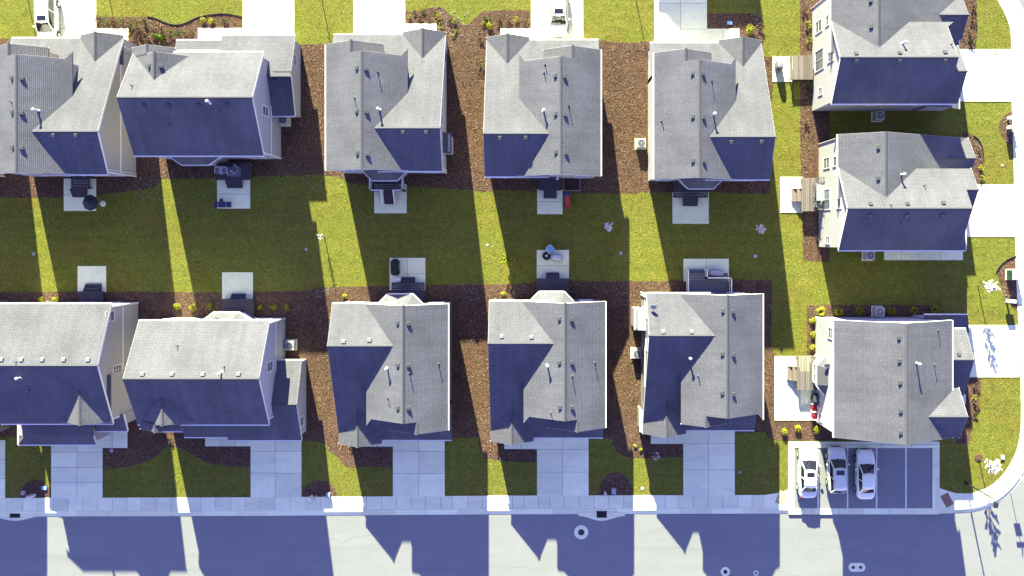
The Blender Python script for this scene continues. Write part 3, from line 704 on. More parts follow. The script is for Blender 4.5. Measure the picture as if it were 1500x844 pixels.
    if bay: make_bay(h)
    else: h.opening('y', -96, -213, 1.9, 1.8, 2.1, 1, 'patio_door', bars=(2, 1))
    return h

def make_bay(h, cx=-213, yw=-96, hw=28, fw=16, d=13.5, zt=2.95, sg=1):
    pts = [(cx - hw + 2, yw), (cx - fw, yw + sg*(d - 3)), (cx + fw, yw + sg*(d - 3)), (cx + hw - 2, yw)]
    hx = [tuple(h.p(x, y, 0)[:2]) for x, y in pts]; h.wall.hexa(hx, 0, zt - .05)
    # three-sided hip roof
    A, B, C_, D = (cx - hw - 3, yw), (cx - fw - 1.5, yw + sg*d), (cx + fw + 1.5, yw + sg*d), (cx + hw + 3, yw)
    zt2 = zt + 1.15; a2, d2 = (cx - hw*.45, yw + .1*sg), (cx + hw*.45, yw + .1*sg)
    def tri(q):  # general slab through 3D points
        P = [Vector((x, y, z)) for (x, y), z in q]; n = (P[1]-P[0]).cross(P[2]-P[0])
        if abs(n.z) < 1e-9: return
        pl = lambda x, y: P[0].z - (n.x*(x - P[0].x) + n.y*(y - P[0].y)) / n.z
        return [(p.x, p.y) for p in P], pl
    p_, pl = tri([(B, zt), (C_, zt), (d2, zt2)]); h.slab([B, C_, d2, a2], pl, eave=(0,), th=.08)
    p_, pl = tri([(A, zt), (B, zt), (a2, zt2)]); h.slab([A, B, a2], pl, eave=(0,), th=.08)
    p_, pl = tri([(C_, zt), (D, zt), (d2, zt2)]); h.slab([C_, D, d2], pl, eave=(0,), th=.08)
    h.opening('y', yw + sg*(d - 3), cx, 1.6, 1.5, 1.8, sg, 'patio_door', bars=(2, 1))

fC = lambda dx, dy: (lambda x, y: (x + dx, y + dy))
fM = lambda cx, dy: (lambda x, y: (cx - x, y + dy))
fR = lambda cx, cy: (lambda x, y: (cx - x, cy - y))
fQ = lambda cx, cy: (lambda x, y: (cx - y, cy - x))     # front to the right
def ref_x(f): return f
G = 'grey shingled houses of the estate'
hs = {}
hs['A'] = ntype(fC(-454.7, 4.6), 'grey cross-gabled house at upper left corner behind the white car with the sunroof', 'beige', 0, bay=False, eastwin=False)
hs['C'] = ntype(fC(0, 0), 'grey cross-gabled house in the upper row with white railed deck behind it', 'white', 0)
hs['D'] = ntype(fM(-196.8, 7.3), 'grey cross-gabled house in the upper row with the red toy slide behind it', 'cream', 0, bay=False)
hs['E'] = ntype(fC(445.1, 11.5), 'grey cross-gabled house in the upper row with the half shaded driveway', 'cream', 2)
hs['H'] = ntype(fR(-404, -4.3), 'grey cross-gabled house in the lower row with a black covered grill on its patio', 'taupe', 0, ze=4.35)
hs['I'] = ntype(fR(-190.7, -7.6), 'grey cross-gabled house in the lower row above the road with the large manhole', 'taupe', 2, ze=4.35)
hs['J'] = ntype(fR(23.0, -18), 'grey cross-gabled house in the lower row with satellite dish on its left gable', 'clay', 2, ze=4.35, variant=2, yF1=-254.7, yF2=-269.4, bay=False)
hs['K'] = ntype(fQ(308.7, -468.3), 'grey house at the upper right corner facing the right-hand street', 'cream', 0, rearwin=False, bay=False)
hs['L'] = ntype(fQ(318.2, -269.3), 'grey house in the middle of the right column with wood deck and table', 'cream', 0, rearwin=False, variant=2, yF1=-256.5, yF2=-272.5, bay=False)
hs['Y'] = ntype(fC(-648, 4.6), 'grey cross-gabled house just beyond the left edge in the upper row', 'beige', 0, bay=False)
hs['Z'] = ntype(fR(-1052, -6), 'grey cross-gabled house just beyond the left edge in the lower row', 'taupe', 0)
hs['Q'] = ntype(fR(-41, -818), 'grey cross-gabled house across the upper street shading the fifth driveway', 'beige', 1)

def ptype(f, label, sidem, roofm, g):
    """ridge parallel to the street, front towards +y (local); g = dict of plan numbers"""
    h = House(f, label, sidem, roofm, ((g['x0'] + g['x1'])/2, g['yr']))
    x0, x1, yr, hr, k = g['x0'], g['x1'], g['yr'], g['hr'], g['k']; yN, ySo = g['yN'], g['yS']
    pN = lambda x, y: hr - k * (yr - y) / S
    pS = lambda x, y: hr - g.get('kS', k) * (y - yr) / S
    h.slab([(x0, yr), (x1, yr), (x1, yN), (x0, yN)], pN, eave=(2,), rake=(1, 3))
    h.slab([(x0, yr), (x0, ySo), (x1, ySo), (x1, yr)], pS, eave=(1,), rake=(0, 2))
    h.cap(x0, yr, x1, yr, hr + .01)
    e0, e1 = x0 + 4, x1 - 4
    h.prism_x([(yN + 4, 0), (yN + 4, pN(0, yN + 4) - .16), (yr, hr - .17), (ySo - 4, pS(0, ySo - 4) - .16), (ySo - 4, 0)], e0, e1)
    for xx, sg in ((e1, 1), (e0, -1)):
        for zc in (2.72,): h.lbox(h.trim, xx, yN + 5, zc, xx + .6*sg, ySo - 5, zc + .18)
        for yy in (yN + 4, ySo - 6): h.lbox(h.trim, xx, yy, 0, xx + .7*sg, yy + 2, 5)
    return h, pN, pS
def gable_y(h, xr_, zr, k, xa, xb, y0, y1, wall=True, front=1, cap=True):
    """gable with ridge along y at xr_, from y0 (buried) to y1 (front)"""
    za = zr - k * (xr_ - xa) / S; zb = zr - k * (xb - xr_) / S
    h.slab([(xr_, y0), (xr_, y1), (xa, y1), (xa, y0)], lambda x, y: zr - k * (xr_ - x) / S, rake=(1,), eave=(2,) if wall == 2 else ())
    h.slab([(xr_, y0), (xb, y0), (xb, y1), (xr_, y1)], lambda x, y: zr - k * (x - xr_) / S, rake=(2,), eave=(1,) if wall == 2 else ())
    if cap: h.cap(xr_, y0, xr_, y1, zr)
    if wall:
        s_ = 1 if y1 > y0 else -1
        h.prism_y([(xa + 3, 0), (xa + 3, zr - k * (xr_ - xa - 3) / S - .16), (xr_, zr - .17), (xb - 3, zr - k * (xb - 3 - xr_) / S - .16), (xb - 3, 0)], y0, y1 - 3 * s_)
# ---- G
g = dict(x0=-541, x1=-363, yr=183.5, hr=8.0, k=.59, yN=111.5, yS=252.6)
h, pN, pS = ptype(fC(0, 0), 'wide grey house in the lower row with ridge across and garage wing on its right', 'white', 1, g); hs['G'] = h
gable_y(h, -497, 7.0, .61, -540.5, -453.5, 195, 248.3)
h.slab([(-511, 246), (-511, 258.5), (-538, 258.5), (-538, 246)], lambda x, y: 7.0 - .61 * (-497 - x) / S, rake=(1,))
h.slab([(-511, 246), (-481.5, 246), (-481.5, 259.5), (-511, 259.5)], lambda x, y: 6.45 - .61 * (x + 511) / S, rake=(2,))
h.cap(-511, 247, -511, 259.5, 6.45)
h.prism_y([(-537, 0), (-537, 5.2), (-511, 6.25), (-485, 5.2), (-485, 0)], 245, 255)
zg = 4.0; yg = 229.9
h.slab([(-372, yg), (-332.3, yg), (-332.3, 172.4), (-372, 172.4)], lambda x, y: zg - .42 * (yg - y) / S, eave=(2,), rake=(1,))
h.slab([(-436.6, yg), (-436.6, 285.5), (-332.3, 285.5), (-332.3, yg)], lambda x, y: zg - .45 * (y - yg) / S, eave=(1,), rake=(2,))
h.slab([(-498, yg + 4), (-498, 280.7), (-436.6, 280.7), (-436.6, yg + 4)], lambda x, y: zg - .02 - .45 * (y - yg) / S, eave=(1,))
h.cap(-355, yg, -332.3, yg, zg)
h.prism_x([(176, 0), (176, 2.4), (yg, zg - .17), (281, 2.36), (281, 0)], -433, -336.3)
h.slab([(-533, 262), (-533, 272), (-496, 272), (-496, 250), (-533, 250)], lambda x, y: 3.0 - .25 * (y - 250) / S, eave=(1,))
make_bay(h, cx=-436, yw=115.5, hw=30, fw=16, d=11.5, sg=-1)
h.opening('x', -367, 176, 4.4, .8, 1.4, 1, bars=(1, 2)); h.opening('y', 281, -384, 1.2, 4.6, 2.2, 1, 'garage_door'); h.opening('y', 248.6, -470, 1.1, .95, 2.1, 1, 'door')
for x in (-520, -390): h.opening('y', 115.5, x, 4.2, 1, 1.4, -1, bars=(1, 2)); h.opening('y', 115.5, x, 1.6, 1.2, 1.4, -1, bars=(1, 2))
for x in (-430, -400): h.opening('y', 248.6, x, 4.3, .9, 1.1, 1, bars=(1, 2))
for xx in (-499, -533): h.lbox(h.trim, xx + 1, 269, 0, xx + 3, 271, 2.7)
h.opening('x', -336.3, 262, 1.5, .8, 1.0, 1, bars=(1, 2))
# ---- F (garage in the middle, hip end at left)
g = dict(x0=-731, x1=-578.5, yr=167.3, hr=7.55, k=.45, yN=88.5, yS=252.8, kS=.465)
h, pN, pS = ptype(fC(0, 0), 'wide grey house at lower left cut by the frame with beige end wall', 'beige', 1, g); hs['F'] = h
gable_y(h, -610.4, 6.57, .6, -651, -578.6, 185, 249.3)
h.slab([(-718, 277), (-732, 291), (-622, 291), (-622, 277)], lambda x, y: 2.6 + .56 * (291 - y) / S, eave=(1,), rake=(2,))
h.slab([(-718, 277), (-718, 246), (-732, 246), (-732, 291)], lambda x, y: 2.6 + .56 * (x + 732) / S, eave=(2,))
h.slab([(-718, 277), (-622, 277), (-622, 246), (-718, 246)], lambda x, y: 3.103 + .3 * (277 - y) / S)
h.slab([(-622, 246), (-622, 271.5), (-577, 271.5), (-577, 246)], lambda x, y: 2.7 + .45 * (271.5 - y) / S, eave=(1,), rake=(2,))
h.prism_x([(245, 0), (245, 3.0), (277, 2.9), (287, 2.55), (287, 0)], -728, -625)
h.prism_x([(247, 0), (247, 3.1), (262, 2.75), (262, 0)], -620, -581)
h.opening('x', -582.5, 106, 5.0, .8, 1.3, 1, bars=(1, 2)); h.opening('x', -582.5, 182, 3.8, .8, 1.3, 1, bars=(2, 3))
h.opening('y', 287, -664, 1.2, 4.6, 2.2, 1, 'garage_door'); h.opening('y', 262, -600, 1.1, .95, 2.1, 1, 'door')
h.opening('y', 248.9, -665, 4.0, .9, 1.1, 1, bars=(1, 2)); h.opening('y', 248.8, -690, 4.0, 1, 1, 1, bars=(1, 2))
for x in (-700, -650, -605): h.opening('y', 92.5, x, 3.9, 1, 1.3, -1, bars=(1, 2)); h.opening('y', 92.5, x, 1.5, 1.2, 1.3, -1, bars=(1, 2))
# ---- B (front to the north)
g = dict(x0=-545.5, x1=-369.3, yr=-183.8, hr=8.42, k=.63, yN=-253, yS=-112.9)
h, pN, pS = ptype(fC(0, 0), 'wide grey house in the upper row with long ridge across and blue shaded rear roof', 'grey', 1, g); hs['B'] = h
zg = 3.95; yg = -232.2
kk = .645
gable_y(h, -504.7, 7.36, kk, -547, -461.7, -205, -247.1, wall=1)
h.slab([(-519, -245), (-519, -259.2), (-547, -259.2), (-547, -245)], lambda x, y: 7.36 - kk * (-504.7 - x) / S, rake=(1,))
h.slab([(-519, -245), (-489.5, -245), (-489.5, -259.2), (-519, -259.2)], lambda x, y: 7.36 - kk * (14.3) / S - kk * (x + 519) / S, rake=(2,))
h.cap(-519, -247, -519, -259.2, 7.36 - kk * 14.3 / S)
h.prism_y([(-543, 0), (-543, 5.6), (-519, 6.6), (-493, 5.5), (-493, 0)], -245, -255)
h.slab([(-444.5, -225), (-340.9, -225), (-340.9, -288), (-444.5, -288)], lambda x, y: 3.92 - .385 * (-225 - y - 7) / S, eave=(2,), rake=(1,))
h.slab([(-507.7, -225), (-444.5, -225), (-444.5, -280.5), (-507.7, -280.5)], lambda x, y: 3.90 - .385 * (-225 - y - 7) / S, eave=(2,), rake=())
h.slab([(-378, yg), (-378, -174), (-340.9, -174), (-340.9, yg)], lambda x, y: 3.92 - .36 * (y - yg) / S, eave=(1,), rake=(2,))
h.cap(-366, yg, -340.9, yg, zg)
h.prism_x([(-178, 0), (-178, 2.55), (yg, 3.8), (-284, 2.45), (-284, 0)], -441, -344.6)
h.prism_x([(-245, 0), (-245, 3.8), (-276, 2.7), (-276, 0)], -504, -440)
make_bay(h, cx=-480, yw=-116.9, hw=34, fw=16.5, d=12.5)
h.opening('x', -373.3, -176, 4.4, .8, 1.4, 1, bars=(1, 2)); h.opening('x', -344.6, -255, 1.9, .9, 1.0, 1, bars=(1, 2))
h.opening('y', -284, -393, 1.2, 4.6, 2.2, -1, 'garage_door'); h.opening('y', -276, -470, 1.1, .95, 2.1, -1, 'door')
for x in (-530, -505): h.opening('y', -255, x, 4.4, .9, 1.3, -1, bars=(1, 2))
for x in (-525, -400): h.opening('y', -116.9, x, 4.3, 1, 1.4, 1, bars=(1, 2)); h.opening('y', -116.9, x, 1.6, 1.2, 1.4, 1, bars=(1, 2))
# ---- M (front to the east): same builder turned: local (x, y) -> plan (y, x)
fT = lambda x, y: (y, x)
g = dict(x0=110.5, x1=270, yr=485.9, hr=7.95, k=.48, yN=404.9, yS=565)
h, pN, pS = ptype(fT, 'grey house at lower right beside the parking bay with red chairs on its patio', 'white', 2, g); hs['M'] = h
gable_y(h, 237.3, 6.82, .65, 203.2, 270.5, 510, 575.5)
h.slab([(164.9, 542), (164.9, 597), (125, 597), (125, 542)], lambda x, y: 5.3 - .55 * (164.9 - x) / S, rake=(1,), eave=(2,))
h.slab([(164.9, 542), (218.5, 542), (218.5, 597), (164.9, 597)], lambda x, y: 5.3 - .5 * (x - 164.9) / S, rake=(2,), eave=(1,))
h.prism_y([(129, 0), (129, 3.85), (164.9, 5.12), (214, 3.5), (214, 0)], 550, 593)
h.slab([(107.3, 548), (107.3, 609.5), (133, 609.5), (133, 548)], lambda x, y: 2.78 + .008 * (x - 107.3), eave=(0,), rake=(1,))
h.prism_y([(111.5, 0), (111.5, 2.62), (132, 2.75), (132, 0)], 550, 604)
h.opening('y', 593, 170, 1.2, 4.6, 2.2, 1, 'garage_door'); h.opening('y', 572.5, 240, 4.2, 1.0, 1.2, 1, bars=(1, 2)); h.opening('y', 566, 228, 1.1, .95, 2.1, 1, 'door')
# west bay with a pale shingled hip roof
m_bayx = (172, 235)
A, B_, C2, D_ = (166, 409.5), (179, 397.5), (207, 397.5), (222, 409.5)
h.wall.hexa([tuple(h.p(x, y, 0)[:2]) for x, y in ((168, 409), (181, 400), (205, 400), (220, 409))], 0, 2.55)
def pl3(P):
    P = [Vector(p) for p in P]; n = (P[1]-P[0]).cross(P[2]-P[0]); return lambda x, y: P[0].z - (n.x*(x-P[0].x) + n.y*(y-P[0].y)) / n.z
h.slab([B_, C2, (205, 410), (181, 410)], pl3([(179, 397.5, 2.6), (207, 397.5, 2.6), (205, 410, 3.5)]), eave=(0,), th=.08)
h.slab([A, B_, (181, 410)], pl3([(166, 409.5, 2.6), (179, 397.5, 2.6), (181, 410, 3.5)]), eave=(0,), th=.08)
h.slab([C2, D_, (205, 410)], pl3([(207, 397.5, 2.6), (222, 409.5, 2.6), (205, 410, 3.5)]), eave=(0,), th=.08)
for y_ in (186, 200): h.opening('y', 400, y_, 1.75, .7, 1.0, -1, bars=(1, 2))
h.opening('y', 408.9, 131, 4.1, .9, 1.3, -1, bars=(1, 2)); h.opening('y', 408.9, 238, 1.2, .7, .8, -1, bars=(1, 2)); h.opening('y', 408.9, 256, 1.5, .7, .8, -1, bars=(1, 2))
# rear walls of K and L (local y = -96 wall, along local x)
for key, lst in (('K', [(1199.5, 39, 1.0, 1.5), (1214, 29, .8, 1.3), (1217, 83, .8, 1.3), (1202, 134, .6, .9)]), ('L', [(1211, 239, .9, 1.4), (1225.6, 236, .8, 1.6), (1229.3, 298, .8, .9), (1212.5, 352, .6, .9)])):
    h = hs[key]; wx = 404.7 if key == 'K' else 414.2; cyq = -468.3 if key == 'K' else -269.3
    for px, py, a_, b_ in lst:
        z = H * (1 - wx / (px - NX)); y = V(py, z); h.opening('y', -96, cyq - y, max(.8, z), a_, b_, 1, bars=(1, 2))
for y in (-284, -181): pass
# Q2: plain neighbour across the upper street
g = dict(x0=196, x1=266, yr=-640, hr=7.9, k=.6, yN=-705, yS=-575)
h, pN, pS = ptype(fC(0, 0), 'narrow grey gabled house across the upper street', 'beige', 1, g); hs['Q2'] = h
for x in (212, 246): h.opening('y', -579, x, 4.2, .9, 1.3, 1, bars=(1, 2)); h.opening('y', -701, x, 1.6, .9, 1.3, -1, bars=(1, 2))
for h in hs.values(): h.finish()
V_ = {
 'A': dict(box=[(18.2,114.7),(31.8,114.7),(18.8,164.7),(31.3,165.5),(19.5,216),(31.3,216.8),(78.7,198),(111.5,198)], flue=[(55.2,162)], pipe=[(17.7,150)]),
 'B': dict(box=[(219.4,97),(235.3,97),(211.6,153.8),(247.6,153.8),(291.4,153.8),(333,153),(403.4,113.9)], flue=[(307.5,150)], pipe=[(194,126),(249,183),(320,163)]),
 'C': dict(box=[(523.2,99.8),(535.5,101),(523.2,163),(536.3,163.7),(524.3,224.3),(537.6,226.2),(590.2,193.5),(624,193.5)], flue=[(555.6,161)], pipe=[(553.2,106),(519.9,144)]),
 'D': dict(box=[(814,110.8),(826.5,112),(814.3,166.8),(827.3,168),(814.8,222.5),(828.6,224.3),(770,201.2),(732.3,201.5)], flue=[(796.6,163)], pipe=[(798.6,95),(797.3,107),(832.8,155)]),
 'E': dict(box=[(1015,107.4),(1029.3,108),(1015.5,170.7),(1030,172),(1015.7,235.5),(1030.6,236),(1071,207.7),(1115.3,207.2)], flue=[(1045,168)], pipe=[(1042.3,118.5),(969.3,177.5)]),
 'F': dict(pale=[(2.6,527),(31.8,527),(62.5,527),(93.8,527),(129.5,527)], flue=[(30.8,553)], pipe=[(24,530),(43,571.7)]),
 'G': dict(pale=[(209,548.2),(252.3,548.2),(297.6,548.2),(349.7,548.2)], flue=[(324.5,546)], pipe=[(260.6,506.5),(328.9,537)]),
 'H': dict(pale=[(503.4,500.3),(541.2,498.2)], box=[(583,473),(597.5,474.2),(583.4,534.7),(597.5,535.5),(583.4,597.2),(597.5,598)], flue=[(567.5,539)], pipe=[(568.6,583),(642.3,533),(599.3,546)]),
 'I': dict(pale=[(778.6,493.8),(734.9,493)], box=[(820,466.9),(836.4,468.2),(820,530.8),(837.2,531.5),(820.8,596.4),(837.5,597.2)], flue=[(801.8,535)], pipe=[(837.7,551),(871,531),(807.2,605)]),
 'J': dict(pale=[(971.4,486),(1013,486)], box=[(1059.3,455.2),(1073,456.5),(1058.5,518.3),(1073.6,519.8),(1058.5,575.6),(1073.9,577.7)], flue=[(1009.7,524)], pipe=[(1022.8,551)], dish=[(956.3,449)]),
 'K': dict(box=[(1276.4,39),(1275.6,1),(1254.2,79),(1318,78.2),(1384.5,77.4),(1254.2,89.5),(1318,89.5),(1384.5,89)], flue=[(1322,64)], pipe=[(1393,65)]),
 'L': dict(box=[(1286.8,216.3),(1286.8,261.3),(1275.3,299.4),(1329.3,299),(1382,298),(1274,315),(1328,315),(1381,315)], flue=[(1320,256)], pipe=[(1353,272),(1304.5,300.4),(1320.7,327)]),
 'M': dict(box=[(1317.3,495),(1318,528.7),(1318.9,560.7),(1319.9,602.4),(1319.9,633.7),(1404.6,519.8)], flue=[(1342.3,532)], pipe=[(1374,484),(1368.4,534)], dish=[(1209,534)]),
}
for k_, d_ in V_.items():
    for kind, lst in d_.items():
        for px, py in lst: hs[k_].vent(kind, px, py)
hs['G'].vent('dish', 321, 465)
# ================================================================ OBJECTS
def P3(px, py, z=0): return W(px, py, z)
def copy_thing(root, loc, rz=0, label=None, scale=1):
    r = root.copy(); COL.objects.link(r); r.location = loc; r.rotation_euler = (0, 0, rz)
    if scale != 1: r.scale = (scale,) * 3
    if label: r['label'] = label
    def rec(src, dst):
        for ch in [o for o in kids.get(src.name, [])]:
            c = ch.copy(); COL.objects.link(c); c.parent = dst; rec(ch, c)
    kids = {}
    for o in bpy.data.objects:
        if o.parent: kids.setdefault(o.parent.name, []).append(o)
    rec(root, r); return r
m_deckw = MATS['wood_deck']
# ---------------------------------------------------------------- decks
def island_simple(name, cols):
    m = bpy.data.materials.new(name); m.use_nodes = True; N = m.node_tree.nodes; L = m.node_tree.links; b = N['Principled BSDF']; b.inputs['Roughness'].default_value = .8
    g_ = N.new('ShaderNodeNewGeometry'); r = N.new('ShaderNodeValToRGB'); L.new(g_.outputs['Random Per Island'], r.inputs[0]); r.color_ramp.elements[0].color = (*cols[0], 1); r.color_ramp.elements[1].color = (*cols[1], 1)
    tc = N.new('ShaderNodeTexCoord'); t = N.new('ShaderNodeTexNoise'); t.inputs['Scale'].default_value = 12; L.new(tc.outputs['Object'], t.inputs[0])
    mx = N.new('ShaderNodeMix'); mx.data_type = 'RGBA'; mx.blend_type = 'MULTIPLY'; mx.inputs[0].default_value = .6; L.new(r.outputs[0], mx.inputs[6]); L.new(t.outputs[0], mx.inputs[7]); L.new(mx.outputs[2], b.inputs['Base Color']); return m
m_boards = island_simple('weathered_boards', ((.13, .105, .085), (.27, .225, .185)))
def posts_rail(b, pts, z0, h=.95, sp=.13, th=.09):
    for a, c in zip(pts, pts[1:]):
        a = Vector(a); c = Vector(c)
        b.bar(a + Vector((0,0,z0+h)), c + Vector((0,0,z0+h)), th, .06); b.bar(a + Vector((0,0,z0+.1)), c + Vector((0,0,z0+.1)), .05, .05)
        n = max(1, int((c-a).length / sp))
        for i in range(1, n): p = a.lerp(c, i/n); b.bar(p + Vector((0,0,z0+.1)), p + Vector((0,0,z0+h)), .035)
        for p in (a, c): b.bar(p + Vector((0,0,0)), p + Vector((0,0,z0+h+.08)), .11)
def deck(x0, y0, x1, y1, z, m, label, steps=None, vert=False, rail=None, railm=None, group='back decks'):
    """photo px of the deck top at height z; steps=(x0,y0,x1,y1,dir,n)"""
    a = P3(x0, y0, z); c = P3(x1, y1, z); X0, X1 = sorted((a.x, c.x)); Y0, Y1 = sorted((a.y, c.y))
    e = empty('deck', ((X0+X1)/2, (Y0+Y1)/2, 0), label, 'deck', group)
    b = MB(); bw = .15; g_ = .03
    if vert:
        n = int((X1-X0)/bw)
        for i in range(n): w_ = (X1-X0)/n; b.box(X0+i*w_+g_/2, Y0, z-.03, X0+(i+1)*w_-g_/2, Y1, z+random.uniform(-.004, .004))
    else:
        n = int((Y1-Y0)/bw)
        for i in range(n): w_ = (Y1-Y0)/n; b.box(X0, Y0+i*w_+g_/2, z-.03, X1, Y0+(i+1)*w_-g_/2, z+random.uniform(-.004, .004))
    o = b.build('deck_boards', m, e); o['kind'] = 'stuff'
    if m is m_deckw: o.data.materials[0] = m_boards
    b = MB(); t = .05
    for (p, q, r, s_) in ((X0, Y0, X1, Y0+t), (X0, Y1-t, X1, Y1), (X0, Y0+t, X0+t, Y1-t), (X1-t, Y0+t, X1, Y1-t)): b.box(p, q, z-.26, r, s_, z-.035)
    for p in (X0+.1, X1-.2):
        for q in (Y0+.1, Y1-.2): b.box(p, q, 0, p+.1, q+.1, z-.26)
    b.build('deck_frame', m, e)
    if steps:
        sx0, sy0, sx1, sy1, d, n = steps
        a = P3(sx0, sy0, z*.6); c = P3(sx1, sy1, z*.6); A0, A1 = sorted((a.x, c.x)); B0, B1 = sorted((a.y, c.y))
        for i in range(n):
            zz = z * (n - i) / (n + 1); b = MB()
            if d == 'S': y1_ = B1 - (B1-B0)*i/n; b.box(A0, y1_-(B1-B0)/n, zz-.05, A1, y1_, zz); b.box(A0+.02, y1_-.03, zz, A1-.02, y1_, zz+z/(n+1)-.05)
            if d == 'N': y0_ = B0 + (B1-B0)*i/n; b.box(A0, y0_, zz-.05, A1, y0_+(B1-B0)/n, zz); b.box(A0+.02, y0_, zz, A1-.02, y0_+.03, zz+z/(n+1)-.05)
            if d == 'W': x1_ = A1 - (A1-A0)*i/n; b.box(x1_-(A1-A0)/n, B0, zz-.05, x1_, B1, zz); b.box(x1_-.03, B0+.02, zz, x1_, B1-.02, zz+z/(n+1)-.05)
            b.build('step', m, e)
        if d == 'W':
            for q in (B0, B1-.05): b = MB(); b.add([(A1, q, 0), (A0, q, 0), (A0, q, z/(n+1)-.06), (A1, q, z-.08), (A1, q+.05, 0), (A0, q+.05, 0), (A0, q+.05, z/(n+1)-.06), (A1, q+.05, z-.08)], [(0,1,2,3),(7,6,5,4),(0,4,5,1),(1,5,6,2),(2,6,7,3),(3,7,4,0)]); b.build('stringer', m, e)
        else:
            s0, s1 = (B1, B0) if d == 'S' else (B0, B1)
            for q in (A0, A1-.05): b = MB(); b.add([(q, s0, 0), (q, s1, 0), (q, s1, z/(n+1)-.06), (q, s0, z-.08), (q+.05, s0, 0), (q+.05, s1, 0), (q+.05, s1, z/(n+1)-.06), (q+.05, s0, z-.08)], [(0,1,2,3),(7,6,5,4),(0,4,5,1),(1,5,6,2),(2,6,7,3),(3,7,4,0)]); b.build('stringer', m, e)
    if rail:
        for path in rail:
            b = MB(); pts = [Vector((P3(x, y, z).x, P3(x, y, z).y, 0)) for x, y in path]; posts_rail(b, pts, z); b.build('railing', railm or m_white, e)
    return e, z
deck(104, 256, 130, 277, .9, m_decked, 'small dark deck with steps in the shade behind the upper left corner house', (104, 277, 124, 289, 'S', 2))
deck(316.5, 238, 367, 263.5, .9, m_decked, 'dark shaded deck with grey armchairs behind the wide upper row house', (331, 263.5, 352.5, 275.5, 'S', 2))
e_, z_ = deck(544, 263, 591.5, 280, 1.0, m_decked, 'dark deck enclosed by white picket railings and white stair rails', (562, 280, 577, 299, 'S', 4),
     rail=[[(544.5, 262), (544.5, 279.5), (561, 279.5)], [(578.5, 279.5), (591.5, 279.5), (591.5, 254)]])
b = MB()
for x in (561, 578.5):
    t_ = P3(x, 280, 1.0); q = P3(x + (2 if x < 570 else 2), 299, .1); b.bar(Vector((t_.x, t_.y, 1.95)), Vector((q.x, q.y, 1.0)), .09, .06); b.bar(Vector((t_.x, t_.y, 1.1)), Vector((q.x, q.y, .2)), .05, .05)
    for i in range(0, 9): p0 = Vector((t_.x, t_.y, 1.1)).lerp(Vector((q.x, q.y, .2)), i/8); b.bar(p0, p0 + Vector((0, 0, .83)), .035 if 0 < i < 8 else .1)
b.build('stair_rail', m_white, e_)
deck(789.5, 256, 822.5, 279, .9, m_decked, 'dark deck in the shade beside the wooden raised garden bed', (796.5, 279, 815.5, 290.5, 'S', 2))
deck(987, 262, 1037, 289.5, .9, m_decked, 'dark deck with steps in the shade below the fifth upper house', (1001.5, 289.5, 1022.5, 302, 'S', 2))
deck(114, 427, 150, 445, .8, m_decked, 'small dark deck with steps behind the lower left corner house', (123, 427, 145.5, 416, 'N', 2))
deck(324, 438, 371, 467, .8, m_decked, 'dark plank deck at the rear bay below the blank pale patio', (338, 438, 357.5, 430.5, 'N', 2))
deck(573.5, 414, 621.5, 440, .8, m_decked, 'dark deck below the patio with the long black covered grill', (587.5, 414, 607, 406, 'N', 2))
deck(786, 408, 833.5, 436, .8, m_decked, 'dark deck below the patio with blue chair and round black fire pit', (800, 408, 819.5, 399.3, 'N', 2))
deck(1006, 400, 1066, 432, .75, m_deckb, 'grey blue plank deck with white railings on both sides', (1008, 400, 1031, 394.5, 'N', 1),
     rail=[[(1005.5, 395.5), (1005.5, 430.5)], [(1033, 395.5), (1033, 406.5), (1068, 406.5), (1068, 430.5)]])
deck(1175, 260.7, 1203, 309.5, .9, m_deckw, 'weathered brown plank deck with dining table against the middle right house', (1161, 276, 1175, 295, 'W', 2), vert=True)
deck(1158.6, 81.3, 1191, 116.5, .9, m_deckw, 'weathered brown plank deck against the upper right house', None, vert=True)
deck(1168.5, 522, 1197, 571.5, .9, m_deckw, 'weathered brown plank deck below the bay of the lower right house', (1154.5, 537, 1168.5, 557.5, 'W', 2), vert=True)
# ---------------------------------------------------------------- air conditioners
def ac(px, py, label, s_=.42):
    o = P3(px, py); e = empty('air_conditioner', o, label, 'air conditioner', 'air conditioners beside the houses')
    b = MB(); b.box(o.x-s_-.1, o.y-s_-.1, 0, o.x+s_+.1, o.y+s_+.1, .07); b.build('base_pad', m_conc, e)
    b = MB(); b.box(o.x-s_, o.y-s_, .07, o.x+s_, o.y+s_, .82); b.build('case', m_beige, e, bevel=.03)
    b = MB(); b.lathe((o.x, o.y, .82), [(.34, 0), (.34, .015), (.30, .02)], 20); b.build('fan_well', m_dark, e)
    b = MB()
    for r in (.10, .18, .26, .33): 
        for i in range(20): t = 2*math.pi*i/20; t2 = 2*math.pi*(i+1)/20; b.bar((o.x+r*math.cos(t), o.y+r*math.sin(t), .86), (o.x+r*math.cos(t2), o.y+r*math.sin(t2), .86), .014)
    for i in range(4): t = math.pi*i/4; b.bar((o.x+.36*math.cos(t), o.y+.36*math.sin(t), .85), (o.x-.36*math.cos(t), o.y-.36*math.sin(t), .85), .02)
    b.build('fan_guard', m_metal, e)
ac(938, 211, 'beige air conditioner in sunlit mulch left of the fifth upper house')
ac(427.5, 505, 'beige air conditioner at the edge of shade right of the wide lower house')
ac(931.5, 517, 'beige air conditioner in mulch left of the lower house with the dish')
ac(418, 177.5, 'air conditioner in deep shade under the garage wing of the wide upper house')
ac(1284, 171, 'air conditioner in deep shade between the two upper right houses')
ac(1270, 374, 'air conditioner in shade at the south wall of the middle right house')
ac(1284, 456, 'air conditioner among grass clumps at the north wall of the lower right house')
